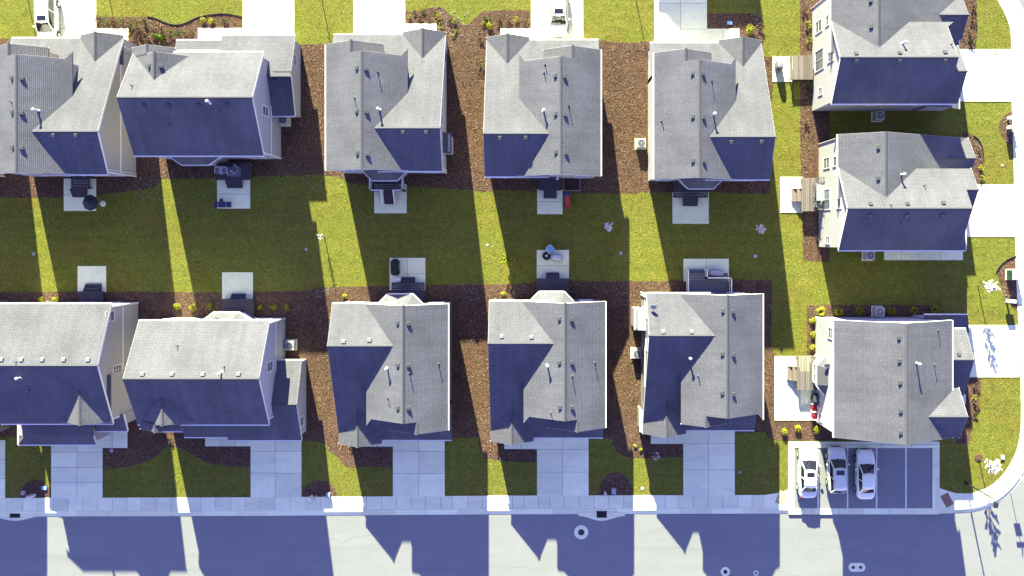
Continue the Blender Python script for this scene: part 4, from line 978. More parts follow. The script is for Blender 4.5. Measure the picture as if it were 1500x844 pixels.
# wall bumps: meters and chimney boxes on side walls
def wallbox(x0, y0, x1, y1, z0, z1, m, name, label, cat):
    b = MB(); b.box(x0/S, -y1/S, z0, x1/S, -y0/S, z1); tag(b.build(name, m, bevel=.02), label, cat)
for (px0, py0, px1, py1, z1, lab, hk, side) in ((929, 452, 946, 484, 3.4, 'side bump', 'J', -1), (937, 601, 944, 634, 2.6, 'low bump', 'J', -1), (648, 194, 661, 224, 3.0, 'east bump', 'C', 1)):
    h = hs[hk]; x0, x1 = U(px0, z1), U(px1, z1); y0, y1 = V(py0, z1), V(py1, z1)
    b = MB(); b.box((x0+2)/S, -(y1-2)/S, 0, (x1-2)/S, -(y0+2)/S, z1 - .1); b.build('side_bump', h.sm, h.e)
    b = MB(); zz = [z1 - .25 if side < 0 else z1 + .15, z1 + .15 if side < 0 else z1 - .25]
    b.solid([(x0/S, -y1/S, zz[0]), (x1/S, -y1/S, zz[1]), (x1/S, -y0/S, zz[1]), (x0/S, -y0/S, zz[0])], .1); b.build('bump_roof', m_util if side < 0 else m_vent, h.e)
for i, (px, py, z) in enumerate(((941, 547, 1.4), (939, 576, 1.0), (945, 210, 1.2), (1437, 0, 0))):
    pass
# ---------------------------------------------------------------- cars
PAINTS = {}
def paint(nm, c, metal=0.0):
    m = mat('car_paint_' + nm, c, .28, noise=.015, nscale=2, metal=metal, spec=.5, coat=.8); return m
def car(px, py, rz, L_, Wd, Ht, label, pm, kind='sedan', sunroof=False, z0=.04):
    e = empty('parked_car', (0, 0, 0), label, 'car', 'cars parked by the houses')
    hw = Wd/2; hl = L_/2
    # (y, half width, shoulder z, centre z)
    if kind == 'sedan':
        st = [(-hl, .62, .70, .72), (-hl+.10, .80, .86, .92), (-hl+.45, .92, .95, 1.03), (-hl+1.0, .98, .97, 1.05), (-hl+1.7, 1.0, .96, 1.02), (0, 1.0, .95, 1.0), (hl-1.75, 1.0, .93, 1.0), (hl-1.35, .99, .90, .99), (hl-.8, .96, .84, .93), (hl-.35, .90, .76, .84), (hl-.10, .78, .64, .70), (hl, .58, .52, .55)]
        gh = dict(b0=-hl+.62, t0=-hl+1.20, t1=hl-2.10, b1=hl-1.28)
    else:
        st = [(-hl, .66, .80, .84), (-hl+.08, .84, .95, .99), (-hl+.35, .95, 1.0, 1.03), (-hl+1.0, .99, 1.0, 1.04), (-hl+1.6, 1.0, .98, 1.03), (0, 1.0, .97, 1.02), (hl-1.55, 1.0, .96, 1.03), (hl-1.15, .98, .93, 1.03), (hl-.7, .95, .88, .97), (hl-.3, .88, .80, .88), (hl-.08, .74, .68, .74), (hl, .55, .55, .58)]
        gh = dict(b0=-hl+.16, t0=-hl+.52, t1=hl-1.80, b1=hl-1.10)
    b = MB(); vs = []; fs = []
    for y, wf, zs, zc in st:
        w_ = hw * wf; half = [(w_*.90, .20), (w_*.99, .34), (w_*1.0, .55), (w_*.975, zs - .12), (w_*.93, zs), (w_*.72, zs + (zc-zs)*.75), (0, zc)]
        sec = half + [(-x, z) for x, z in half[-2::-1]]
        vs += [(x, y, z) for x, z in sec]
    n = 13
    for i in range(len(st)-1):
        for j in range(n-1): fs.append((i*n+j, i*n+j+1, (i+1)*n+j+1, (i+1)*n+j))
        fs.append((i*n+n-1, i*n, (i+1)*n, (i+1)*n+n-1))
    fs += [tuple(range(n)), tuple(range((len(st)-1)*n, len(st)*n))]
    b.add(vs, fs); body = b.build('body', pm, e, smooth=True, sub=1)
    # greenhouse rings: belt and roof rail
    zb = .93 if kind == 'sedan' else .98; zt = Ht - .03
    bw0, bw1 = hw*.87, hw*.91; tw = hw*.64 if kind == 'sedan' else hw*.70
    B0, B1, T0, T1 = gh['b0'], gh['b1'], gh['t0'], gh['t1']
    def ring(y0, y1, wr, wf, z, bulge0=.08, bulge1=.12):
        m = (y0+y1)/2
        return [(-wr*.92, y0, z), (0, y0-bulge0, z+.015), (wr*.92, y0, z), (wr, m, z), (wf*.92, y1, z), (0, y1+bulge1, z+.015), (-wf*.92, y1, z), (-wr, m, z)]
    rb = ring(B0, B1, bw0, bw1, zb-.03); rt = ring(T0, T1, tw, tw, zt)
    cb = MB(); cb.add([(x*.97, y*.985, z) for x, y, z in rb] + [(x*.95, y*.97, z-.03) for x, y, z in rt], [(i, (i+1) % 8, 8+(i+1) % 8, 8+i) for i in range(8)] + [tuple(range(8)), tuple(range(8, 16))])
    cb.build('cabin', m_dark, e)
    def pane(nm, idx, shrink=.04):
        q = [Vector(rb[i]) for i in idx] + [Vector(rt[i]) for i in idx[::-1]]; c = sum(q, Vector())/len(q)
        vs_ = [c + (p-c)*(1-shrink) for p in q]; k = len(idx)
        bb_ = MB(); bb_.add(vs_, [(i, i+1, 2*k-2-i, 2*k-1-i) for i in range(k-1)]); o = bb_.build(nm, m_cgl, e, smooth=False, recalc=False)
        md = o.modifiers.new('t', 'SOLIDIFY'); md.thickness = .02; md.offset = 0
    pane('windshield', [4, 5, 6]); pane('rear_window', [0, 1, 2]); 
    pane('side_window', [2, 3], .06); pane('side_window', [3, 4], .06); pane('side_window', [6, 7], .06); pane('side_window', [7, 0], .06)
    # roof panel, slightly crowned
    rp = MB(); rows = []
    ny = 6
    for i in range(ny+1):
        y = T0 + (T1-T0)*i/ny; cr = .045*math.sin(math.pi*(i+.6)/(ny+1.2))
        for x in (-1.0, -.9, -.5, 0, .5, .9, 1.0):
            yy = y + (.12 if i == ny else (-.08 if i == 0 else 0)) * (1-abs(x))
            rows.append((x*tw*1.03, yy, zt + cr*1.0 + .03*(1-x*x) - (.03 if abs(x) == 1 else 0)))
    rp.add(rows, [(i*7+j, i*7+j+1, (i+1)*7+j+1, (i+1)*7+j) for i in range(ny) for j in range(6)])
    ro = rp.build('car_roof', pm, e, smooth=True); md = ro.modifiers.new('t', 'SOLIDIFY'); md.thickness = .05; md.offset = -1
    for i in (0, 2, 4, 6, 3, 7): pl = MB(); pl.bar(Vector(rb[i]) + Vector((0,0,.01)), Vector(rt[i]) + Vector((0,0,.01)), .085, .06); pl.build('pillar', pm, e)
    if sunroof:
        s2 = MB(); s2.box(-tw*.62, T1-.60, zt+.035, tw*.62, T1-.16, zt+.078); s2.build('sunroof', m_cgl, e, bevel=.02)
    # wheels
    for sx in (-1, 1):
        for wy in (-hl+.92, hl-.90):
            x = sx*(hw-.11); t = MB(); t.tube((x-.11, wy, .33), (x+.11, wy, .33), .33, .33, 20); wl_ = t.build('wheel', m_tyre, e, bevel=.03)
            r = MB(); r.tube((x+sx*.112, wy, .33), (x+sx*.125, wy, .33), .21, .17, 12); r.build('rim', m_metal, wl_)
        ar = MB()
        for wy in (-hl+.92, hl-.90):
            pts = [(sx*(hw+.005), wy+.40*math.cos(t), .33+.38*math.sin(t)) for t in [math.pi*i/10 for i in range(11)]]
            for p, q in zip(pts, pts[1:]): ar.bar(p, q, .03, .05)
        ar.build('wheel_arch', m_dark, e)
        m_ = MB(); yb = B1 - .45; m_.hexa([(sx*hw*.93, yb-.05), (sx*(hw+.20), yb-.10), (sx*(hw+.22), yb+.02), (sx*(hw+.10), yb+.10), (sx*hw*.93, yb+.05)], .93, 1.07); m_.build('mirror', pm, e, bevel=.03)
        hl_ = MB(); hl_.add([(sx*hw*.60, hl-.16, .70), (sx*hw*.80, hl-.26, .72), (sx*hw*.86, hl-.42, .77), (sx*hw*.66, hl-.30, .79), (sx*hw*.60, hl-.06, .60), (sx*hw*.84, hl-.14, .62), (sx*hw*.93, hl-.34, .68), (sx*hw*.7, hl-.30, .65)], [(0,1,2,3), (4,5,1,0), (5,6,2,1), (4,0,3,7), (7,3,2,6), (4,7,6,5)]); hl_.build('headlight', m_lamp, e)
        tl_ = MB(); tl_.box(sx*hw*.74-.10, -hl+.05, .70, sx*hw*.74+.10, -hl+.11, .82); tl_.build('taillight', m_tail, e, bevel=.02)
        dl = MB(); 
        for y in ((B0+T0)/2+.25, 0.05, B1-.35): dl.box(sx*hw*.985, y-.008, .36, sx*(hw+.004), y+.008, .90)
        dl.build('door_seam', m_dark, e)
        dh = MB()
        for y in (-.25, .85): dh.box(sx*hw-.01, y-.09, .80, sx*(hw+.035), y+.09, .835)
        dh.build('door_handle', pm, e)
    gr = MB(); gr.box(-hw*.42, hl-.03, .42, hw*.42, hl+.015, .58); gr.build('grille', m_dark, e)
    nb = MB(); nb.box(-.25, -hl-.02, .55, .25, -hl+.01, .67); nb.build('number_plate', m_white, e)
    wp = MB()
    for sx in (-.25, .2): wp.bar((sx*hw*2, B1+.06, zb+.05), (sx*hw*2-.25, B1-.12, zb+.14), .02)
    wp.build('wiper', m_dark, e)
    if kind != 'sedan':
        rr = MB()
        for sx in (-1, 1): rr.bar((sx*tw*.93, T0+.15, zt+.09), (sx*tw*.93, T1-.2, zt+.09), .03)
        rr.build('roof_rail', m_metal, e)
    o = P3(px, py, .5); e.location = (o.x, o.y, z0); e.rotation_euler = (0, 0, rz); return e
car(1182.6, 690.5, math.radians(-1), 4.85, 1.80, 1.42, 'white sedan with sunroof half in sunlight, leftmost in the parking bay', paint('cream', (.72, .72, .56)), sunroof=True)
car(1224.8, 687.5, math.radians(1), 4.30, 1.76, 1.52, 'short silver hatchback with sunroof, between the two sedans in the parking bay', paint('silver', (.66, .69, .50)), 'hatch', sunroof=True)
car(1266.5, 694, 0, 4.65, 1.78, 1.40, 'white sedan without sunroof, third in the shaded parking bay', paint('white', (.86, .88, .62)))
car(71, 28.5, math.pi + math.radians(1), 4.7, 1.85, 1.55, 'white car with sunroof on the sunlit upper left driveway', paint('cream', (.72, .72, .56)), 'hatch', sunroof=True)
car(818, 18, math.pi, 4.75, 1.82, 1.50, 'white car with sunroof on the sunlit upper middle driveway', paint('cream', (.72, .72, .56)), 'hatch', sunroof=True)
# ---------------------------------------------------------------- furniture and small things
def grill(px, py, rz, label, cover=None, w_=1.3, d_=.65, hgt=1.05):
    e = empty('grill', (0, 0, 0), label, 'grill')
    if cover:
        b = MB(); b.v = []; 
        lv = [(0.02, 1.0), (.35, .98), (hgt*.78, .94), (hgt, .80), (hgt+.05, .55)]
        vs = []; n = 16
        for z, k in lv:
            for i in range(n):
                t = 2*math.pi*(i+.5)/n; sq = .5 / max(abs(math.cos(t)), abs(math.sin(t))) ; r = .78*sq + .22*.5
                wob = 1 + .03*math.sin(5*t + z*4)
                vs.append((w_*k*r*math.cos(t)*wob, d_*k*r*math.sin(t)*wob, z))
        b.add(vs, [(k*n+i, k*n+(i+1) % n, (k+1)*n+(i+1) % n, (k+1)*n+i) for k in range(4) for i in range(n)] + [tuple(range(n)), tuple(range(4*n, 5*n))]); b.build('grill_cover', cover, e, smooth=True)
        b = MB(); b.box(-w_*.2, -d_*.52, .5, w_*.2, -d_*.47, .56); b.build('strap', m_util, e)
    else:
        b = MB(); b.box(-w_*.25, -d_*.42, .1, w_*.25, d_*.42, .85); b.build('cabinet', m_dark, e, bevel=.02)
        b = MB(); n = 8; vs = []
        for x in (-w_*.27, w_*.27):
            for i in range(n+1): t = math.pi*i/n; vs.append((x, d_*.42*math.cos(t), .86 + .27*math.sin(t)))
        b.add(vs, [(i, i+1, n+2+i, n+1+i) for i in range(n)] + [tuple(range(n+1)), tuple(range(n+1, 2*n+2))]); b.build('lid', mat('grill_lid', (.10, .10, .105), .35, metal=.6, noise=.1), e, smooth=False)
        for sx in (-1, 1):
            b = MB(); b.box(sx*w_*.39-w_*.11, -d_*.38, .84, sx*w_*.39+w_*.11, d_*.38, .875); b.build('side_shelf', m_vent, e, bevel=.01)
        b = MB(); b.bar((-w_*.2, -d_*.46, .98), (w_*.2, -d_*.46, .98), .03); b.build('handle', m_metal, e)
        b = MB()
        for sx in (-.3, .3): b.tube((sx, -.1, .1), (sx, .0, .1), .1, .1, 10)
        b.build('wheel', m_dark, e)
    e.location = P3(px, py, 0) + Vector((0, 0, .06)); e.rotation_euler = (0, 0, rz); return e
grill(580, 391.5, math.radians(91), 'long black covered grill on the left of the square patio', mat('cover_black', (.015, .015, .016), .7, noise=.3), 1.55, .78, .95)
grill(815, 377.5, math.radians(-2), 'pale grey grill on the patio beside the round black fire pit', mat('cover_pale', (.50, .49, .44), .7, noise=.2), 1.15, .62, .95)
grill(1046.5, 399.5, math.radians(-3), 'grey covered grill on the patio behind the white deck railing', mat('cover_grey', (.36, .36, .35), .8, noise=.12), 1.45, .62, 1.0)
grill(1139, 97, math.radians(88), 'covered grey grill standing on the small sunlit upper right patio', mat('cover_mid', (.22, .22, .22), .8, noise=.15), 1.25, .6, 1.05)
grill(1191, 581.5, math.radians(80), 'open black grill with side shelves under the bay on the lower right patio', None, 1.1, .65)
def armchair(px, py, z, rz, label, m, group=None, s_=1, name='armchair'):
    e = empty(name, (0, 0, 0), label, 'chair', group)
    b = MB(); b.box(-.28, -.26, .30, .28, .28, .42); b.build('seat', m, e, bevel=.04)
    b = MB(); b.add([(-.28, .22, .40), (.28, .22, .40), (.28, .34, .40), (-.28, .34, .40), (-.26, .34, .88), (.26, .34, .88), (.26, .42, .88), (-.26, .42, .88)], [(0,1,5,4), (3,2,6,7), (0,3,7,4), (1,2,6,5), (4,5,6,7), (0,1,2,3)]); b.build('backrest', m, e, bevel=.03)
    for sx in (-1, 1):
        b = MB(); b.bar((sx*.32, -.28, .58), (sx*.32, .30, .62), .07, .04); b.bar((sx*.32, -.26, 0), (sx*.32, -.26, .58), .04); b.bar((sx*.32, .28, 0), (sx*.32, .30, .62), .04); b.build('arm', m_metal if m is not m_red else m_white, e)
    e.location = P3(px, py, z) ; e.rotation_euler = (0, 0, rz); e.scale = (s_,)*3; return e
m_cush = mat('cushion_grey', (.17, .165, .18), .9, noise=.2, nscale=9)
armchair(323.5, 250.5, .92, 0, 'left one of the pair of grey armchairs side by side on the dark deck', m_cush)
armchair(331, 251.2, .92, .05, 'right one of the pair of grey armchairs side by side on the dark deck', m_cush)
armchair(346, 248.7, .92, math.radians(-125), 'grey armchair turned askew by the rug on the dark deck', m_cush)
rg = MB(); a = P3(332, 258.5, .925); c = P3(353, 244, .925); rg.box(a.x, a.y, .905, c.x, c.y, .93); tag(rg.build('rug', mat('rug', (.15, .14, .16), .95, noise=.25, nscale=12)), 'pale grey rug between the armchairs on the dark deck', 'rug')
armchair(1191, 595.5, .06, math.radians(-88), 'upper of the two red lounge chairs on the lower right patio', m_red, 'red chairs', 1.15)
armchair(1191.5, 607, .06, math.radians(-92), 'lower of the two red lounge chairs on the lower right patio', m_red, 'red chairs', 1.15)
armchair(806, 365.5, .03, math.radians(40), 'pale blue lawn chair at the upper left edge of the patio with the fire pit', m_lblue)
def table(px, py, z, w_, d_, h_, m, label, rz=0, name='table'):
    e = empty(name, (0, 0, 0), label, 'table'); b = MB(); b.box(-w_/2, -d_/2, h_-.04, w_/2, d_/2, h_); b.build('table_top', m, e, bevel=.012)
    for sx in (-1, 1):
        for sy in (-1, 1): b = MB(); b.bar((sx*(w_/2-.06), sy*(d_/2-.06), 0), (sx*(w_/2-.06), sy*(d_/2-.06), h_-.04), .04); b.build('leg', m, e)
    e.location = P3(px, py, z); e.rotation_euler = (0, 0, rz); return e
table(582.7, 409.3, .06, .62, .36, .5, m_white, 'small white side table below the black covered grill')
table(1198, 283, .92, .75, 1.5, .72, mat('glass_table', (.25, .27, .28), .15, noise=.1), 'long glass topped dining table on the brown deck')
m_iron2 = mat('wrought_iron', (.05, .05, .05), .6, noise=.2)
def iron_chair(px, py, rz, label):
    e = empty('iron_chair', (0, 0, 0), label, 'chair', 'iron chairs on the brown deck')
    b = MB(); b.box(-.22, -.22, .42, .22, .22, .45); b.build('seat', m_cush, e, bevel=.02)
    b = MB(); pts = [(-.22, .22, .44), (-.22, .26, .85), (-.1, .28, .95), (.1, .28, .95), (.22, .26, .85), (.22, .22, .44)]
    for p, q in zip(pts, pts[1:]): b.bar(p, q, .03)
    b.bar((0, .23, .45), (0, .28, .95), .02); b.build('backrest', m_iron2, e)
    for sx in (-1, 1):
        for sy in (-1, 1): b = MB(); b.bar((sx*.2, sy*.2, 0), (sx*.2, sy*.2, .42), .03); b.build('leg', m_iron2, e)
        b = MB(); b.bar((sx*.24, -.2, .42), (sx*.24, -.2, .64), .025); b.bar((sx*.24, -.2, .64), (sx*.24, .24, .66), .03); b.build('arm', m_iron2, e)
    e.location = P3(px, py, .92); e.rotation_euler = (0, 0, rz)
iron_chair(1193.5, 272, math.pi/2, 'iron chair at the upper left side of the table on the brown deck')
iron_chair(1193, 287, math.pi/2, 'iron chair at the middle left side of the table on the brown deck')
iron_chair(1193.5, 300, math.pi/2 + .3, 'iron chair at the lower left side of the table on the brown deck')
iron_chair(1199.5, 265.5, 0, 'iron chair at the top end of the table on the brown deck')
iron_chair(1199, 304, math.pi, 'iron chair at the bottom end of the table on the brown deck')
# fire pit / bench on the second patio
e = empty('fire_pit', P3(800.5, 374.8), 'round black fire pit bowl with white centre on the patio with the blue chair', 'fire pit'); o = P3(800.5, 374.8)
b = MB(); b.lathe((o.x, o.y, .06), [(.20, 0), (.30, .18), (.40, .32), (.34, .32), (.20, .22)], 18); b.build('bowl', m_dark, e)
b = MB(); b.lathe((o.x, o.y, .24), [(.12, 0), (.10, .08)], 10); b.build('ash', m_white, e)
e = empty('umbrella', P3(131.5, 297), 'open dark round patio umbrella in the shade behind the upper left corner house', 'umbrella'); o = P3(131.5, 297, 2.3)
b = MB(); b.tube((o.x, o.y, .06), (o.x, o.y, 2.5), .025, .025, 8); b.build('pole', m_metal, e)
b = MB(); vs = [(o.x, o.y, 2.55)] + [(o.x + .74*math.cos(2*math.pi*i/8), o.y + .74*math.sin(2*math.pi*i/8), 2.2) for i in range(8)]; b.add(vs, [(0, 1+i, 1+(i+1) % 8) for i in range(8)]); ob = b.build('canopy', m_dark, e); md = ob.modifiers.new('t', 'SOLIDIFY'); md.thickness = .02
b = MB(); b.lathe((o.x, o.y, .06), [(.28, 0), (.28, .06), (.05, .10)], 12); b.build('base', m_conc, e)
# bench with blue cushions on second patio
e = empty('bench', (0, 0, 0), 'low bench with dark navy cushions at the lower edge of the blue patio', 'bench')
m_navy = mat('navy_cushion', (.035, .035, .075), .8, noise=.2)
b = MB(); b.box(-.72, -.26, .30, .72, .26, .36); b.build('seat_frame', m_white, e)
for x0, x1 in ((-.80, -.50), (-.42, .28), (.36, .80)):
    b = MB(); b.box(x0, -.27, .36, x1, .27, .47); b.build('cushion', m_navy, e, bevel=.03)
for sx in (-1, 1):
    for sy in (-1, 1): b = MB(); b.bar((sx*.66, sy*.22, 0), (sx*.66, sy*.22, .3), .05); b.build('leg', m_white, e)
e.location = P3(329, 300) + Vector((0, 0, .06))
b = MB(); o = P3(325.5, 293.5, 0); b.lathe((o.x, o.y, .06), [(.12, 0), (.15, .2), (.13, .22), (.02, .24)], 12); tag(b.build('plant_pot', m_dark), 'small black pot above the navy bench on the blue patio', 'pot')
# red slide with blue ladder
e = empty('toy_slide', (0, 0, 0), 'red plastic toy slide with blue ladder on the grass beside the garden bed', 'slide')
b = MB()
pr = [(-.78, .10), (-.55, .13), (.05, .55), (.35, .68)]
for (y0, z0_), (y1, z1_) in zip(pr, pr[1:]):
    b.add([(-.16, y0, z0_), (.16, y0, z0_), (.16, y1, z1_), (-.16, y1, z1_), (-.16, y0, z0_-.04), (.16, y0, z0_-.04), (.16, y1, z1_-.04), (-.16, y1, z1_-.04)], [(0,1,2,3),(7,6,5,4),(0,4,5,1),(1,5,6,2),(2,6,7,3),(3,7,4,0)])
    for sx in (-1, 1): b.bar((sx*.19, y0, z0_+.05), (sx*.19, y1, z1_+.05), .05, .14)
b.box(-.24, -.84, 0, .24, -.74, .12); b.build('chute', mat('red_plastic', (.50, .03, .05), .4, noise=.06), e)
b = MB()
for sx in (-1, 1): b.bar((sx*.24, .62, 0), (sx*.20, .34, .9), .06)
for i in range(3): b.bar((-.22, .56-.08*i, .18+.2*i), (.22, .56-.08*i, .18+.2*i), .08, .04)
b.build('ladder', m_blue, e)
e.location = P3(831, 292.5); e.rotation_euler = (0, 0, math.radians(5))
# raised garden bed
e = empty('raised_bed', P3(838, 270), 'wooden raised garden bed frame with bare soil beside the dark deck', 'planter')
a = P3(825, 279.8, .25); c = P3(850, 256.5, .25); m_tim = mat('bed_timber', (.30, .26, .19), .85, noise=.25, nscale=10)
for (x0, y0, x1, y1) in ((a.x, a.y, c.x, a.y+.07), (a.x, c.y-.07, c.x, c.y), (a.x, a.y+.07, a.x+.07, c.y-.07), (c.x-.07, a.y+.07, c.x, c.y-.07)): b = MB(); b.box(x0, y0, 0, x1, y1, .28); b.build('board', m_tim, e)
b = MB(); b.box(a.x+.07, a.y+.07, 0, c.x-.07, c.y-.07, .18); b.build('soil', mat('soil', (.05, .032, .02), .95, noise=.3, nscale=8, bump=1, bscale=12), e)
# path light / wall lamp on deck rail etc.: white lantern near the third deck
b = MB(); o = P3(816.5, 262, 1.0); b.lathe((o.x, o.y, .9), [(.05, 0), (.05, .25), (.13, .28), (.10, .42), (.02, .46)], 10); tag(b.build('lantern', m_white), 'small white lantern on the dark deck by the garden bed', 'lantern')
# ---------------------------------------------------------------- street lamp, sign, cabinets, mailboxes
def lamp(px, py, label):
    o = P3(px, py); e = empty('street_lamp', o, label, 'street lamp')
    b = MB(); b.lathe((o.x, o.y, .02), [(.16, 0), (.16, .1), (.10, .35), (.075, .6)], 12); b.build('base', m_dark, e)
    b = MB(); b.tube((o.x, o.y, .4), (o.x, o.y, 4.6), .075, .05, 10); b.build('pole', m_dark, e)
    b = MB(); t_ = Vector((o.x, o.y, 4.55)); q = t_ + Vector((.15, -.45, .1)); b.tube(t_, q, .04, .035, 8); b.build('arm', m_dark, e)
    b = MB(); b.hexa([(q.x-.22, q.y-.30), (q.x+.16, q.y-.36), (q.x+.24, q.y+.12), (q.x-.14, q.y+.18)], q.z-.06, q.z+.08); hd = b.build('lamp_head', m_dark, e, bevel=.03)
    b = MB(); b.box(q.x-.12, q.y-.22, q.z-.08, q.x+.14, q.y+.04, q.z-.061); b.build('lens', m_lamp, hd)
lamp(1414.5, 707.5, 'black street lamp on the shaded grass edge at the lower right corner')
def street_sign(px, py):
    o = P3(px, py); e = empty('street_sign', o, 'thin street sign pole with pale blue sign plates on the curved corner', 'street sign')
    b = MB(); b.tube((o.x, o.y, 0), (o.x, o.y, 2.75), .03, .03, 8); b.build('pole', m_metal, e)
    m_sg = mat('sign_blue', (.45, .60, .75), .5, noise=.05)
    b = MB(); b.box(o.x-.42, o.y-.012, 2.42, o.x+.42, o.y+.012, 2.62); b.build('sign_plate', m_sg, e)
    b = MB(); b.box(o.x-.012, o.y-.42, 2.66, o.x+.012, o.y+.42, 2.84); b.build('sign_plate', m_sg, e)
    b = MB(); b.lathe((o.x, o.y, 1.75), [(.0, 0)] and [(.02, 0), (.02, .02)], 6)
    b = MB(); b.box(o.x-.30, o.y-.05, 1.75, o.x+.30, o.y-.03, 2.20); b.build('notice_plate', m_util, e)
street_sign(1474.3, 688.3)
def cabinet(px0, py0, px1, py1, h_, m1, m2, label):
    a = P3(px0, py1, 0); c = P3(px1, py0, 0); e = empty('utility_cabinet', ((a.x+c.x)/2, (a.y+c.y)/2, 0), label, 'cabinet')
    b = MB(); b.box(a.x-.08, a.y-.08, 0, c.x+.08, c.y+.08, .08); b.build('base_pad', m_conc, e)
    b = MB(); b.box(a.x, a.y, .08, c.x, c.y, h_); b.build('case', m2, e, bevel=.02)
    b = MB(); b.box(a.x+.02, a.y-.02, h_, c.x+.06, c.y+.02, h_+.05); b.build('lid', m1, e, bevel=.015)
cabinet(1473.5, 395.5, 1488, 409, .95, m_util, m_utilg, 'large green utility cabinet with grey lid in the mulch beside the pavement')
def mailboxes(px, py, w_, h_, rz, label, m=None, name='mailbox_cluster'):
    e = empty(name, (0, 0, 0), label, 'mailbox')
    b = MB(); b.box(-.07, -.07, 0, .07, .07, h_*.5); b.build('post', m_util, e)
    b = MB(); b.box(-w_/2, -.16, h_*.5, w_/2, .16, h_); b.build('box', m or m_white, e, bevel=.03)
    for i in range(3):
        b = MB(); b.box(-w_/2 + .03 + i*w_/3, -.175, h_*.55, -w_/2 + (i+1)*w_/3 - .03, -.16, h_*.95); b.build('door', m_util, e)
    e.location = P3(px, py); e.rotation_euler = (0, 0, rz)
mailboxes(1475.5, 174.5, .70, 1.05, math.radians(5), 'upper of the two white mailbox stands in the small mulch bed')
mailboxes(1475, 188.5, .70, 1.05, 0, 'lower of the two white mailbox stands in the small mulch bed')
mailboxes(1474, 440.5, .70, 1.05, math.radians(-6), 'white mailbox stand below the large green utility cabinet')
def pedestal(px, py, r, h_, m, label, tilt=(0, 0)):
    o = P3(px, py); e = empty('utility_pedestal', o, label, 'pedestal')
    b = MB(); b.tube((o.x, o.y, 0), (o.x+tilt[0], o.y+tilt[1], h_), r, r*.9, 12); b.build('post', m, e)
    b = MB(); b.tube((o.x+tilt[0], o.y+tilt[1], h_), (o.x+tilt[0], o.y+tilt[1], h_+.06), r*1.12, r*.6, 12); b.build('cap', m, e)
pedestal(51, 725, .13, .95, m_white, 'cream utility post beside the white one in the far left pavement bed')
pedestal(47, 724, .10, .8, m_beige, 'short beige utility post in the far left pavement bed')
pedestal(457, 727, .13, .95, m_white, 'white utility post in the second pavement bed')
pedestal(463, 727.5, .11, .85, m_beige, 'cream utility post in the second pavement bed')
pedestal(886, 724, .10, .9, m_white, 'white utility post at the left tip of the third pavement bed')
pedestal(877 + 9, 720.5, .12, .7, m_beige, 'cream utility post in the third pavement bed')
def ubox(px, py, w_, d_, h_, m, label, rz=0):
    e = empty('utility_box', (0, 0, 0), label, 'utility box'); b = MB(); b.box(-w_/2, -d_/2, 0, w_/2, d_/2, h_); b.build('case', m, e, bevel=.02)
    b = MB(); b.box(-w_/2-.015, -d_/2-.015, h_, w_/2+.015, d_/2+.015, h_+.03); b.build('lid', m, e); e.location = P3(px, py); e.rotation_euler = (0, 0, rz)
ubox(65.5, 714.5, .42, .30, .12, m_lblue, 'pale blue grey flat box in the far left pavement bed')
ubox(36, 721, .25, .35, .3, m_util, 'small grey box at the left side of the far left pavement bed')
ubox(482, 724, .3, .45, .4, m_util, 'grey box at the right side of the second pavement bed')
ubox(898.5, 718, .36, .46, .5, m_util, 'grey box in the third pavement bed beside the posts')
ubox(1068.5, 34, .42, .28, .10, m_lblue, 'pale flat lid in the dark bed beside the fifth driveway')
ubox(1467.8, 669.5, .30, .38, .12, m_util, 'small grey box in the sunlit corner grass')
# wheels ring of the car upper left: a bicycle wheel leaning by the car
# ---------------------------------------------------------------- plants
def leaf_cloud(b, c, r, n, size, flat=1.0, up=.3, shell=.55):
    for i in range(n):
        d = Vector(rng.normal(size=3)); d.normalize()
        if d.z < -.3: d.z = -d.z*.3
        rr = r * (shell + (1-shell) * rng.random()); p = Vector(c) + Vector((d.x*rr, d.y*rr, d.z*rr*flat))
        t = Vector(rng.normal(size=3)).normalized(); nrm = (d + Vector((0, 0, up)) + t*.7).normalized()
        s1 = nrm.cross(Vector((rng.random(), rng.random(), .3))).normalized(); s2 = nrm.cross(s1); z = size * (.6 + .8*rng.random())
        b.add([p - s1*z*.5, p + s2*z*.35, p + s1*z*.6, p - s2*z*.35], [(0, 1, 2, 3)])
def bush(px, py, r, m, label, kind='dome', group='shrubs in the mulch beds', name='shrub', h_=None):
    o = P3(px, py); e = empty(name, o, label, 'shrub', group); b = MB(); hh = h_ or r*1.1
    n = int(260 * (r/.4)**1.6) + 60
    if kind == 'dome':
        for k in range(7):
            a = rng.random()*6.28; q = r*.42*rng.random()**.5; leaf_cloud(b, (o.x + q*math.cos(a), o.y + q*math.sin(a), hh*.45), r*.66, n//7, .085, hh/r*.8)
    elif kind == 'twiggy':
        for k in range(12):
            a = rng.random()*6.28; q = r*.9*rng.random()**.5; leaf_cloud(b, (o.x + q*math.cos(a), o.y + q*math.sin(a), hh*(.3+.6*rng.random())), r*.26, n//14, .07)
    elif kind == 'grass':
        for k in range(90):
            a = rng.random()*6.28; l = r*(.6+.6*rng.random()); d = Vector((math.cos(a), math.sin(a), 0)); s_ = Vector((-d.y, d.x, 0))*.02
            p = Vector(o) + d*.04; m1 = p + d*l*.45 + Vector((0, 0, hh*.8)); t = p + d*l + Vector((0, 0, hh*.45*rng.random()))
            b.add([p - s_, p + s_, m1 + s_, m1 - s_, t], [(0, 1, 2, 3), (3, 2, 4)])
    b.build('foliage', m, e, recalc=False)
    s_ = MB()
    for k in range(6):
        a = k*1.05; s_.tube((o.x, o.y, 0), (o.x + r*.55*math.cos(a), o.y + r*.55*math.sin(a), hh*.75), .018, .007, 5)
    s_.build('stem', m_bark, e); return e
Y1 = 'round yellow green shrub '
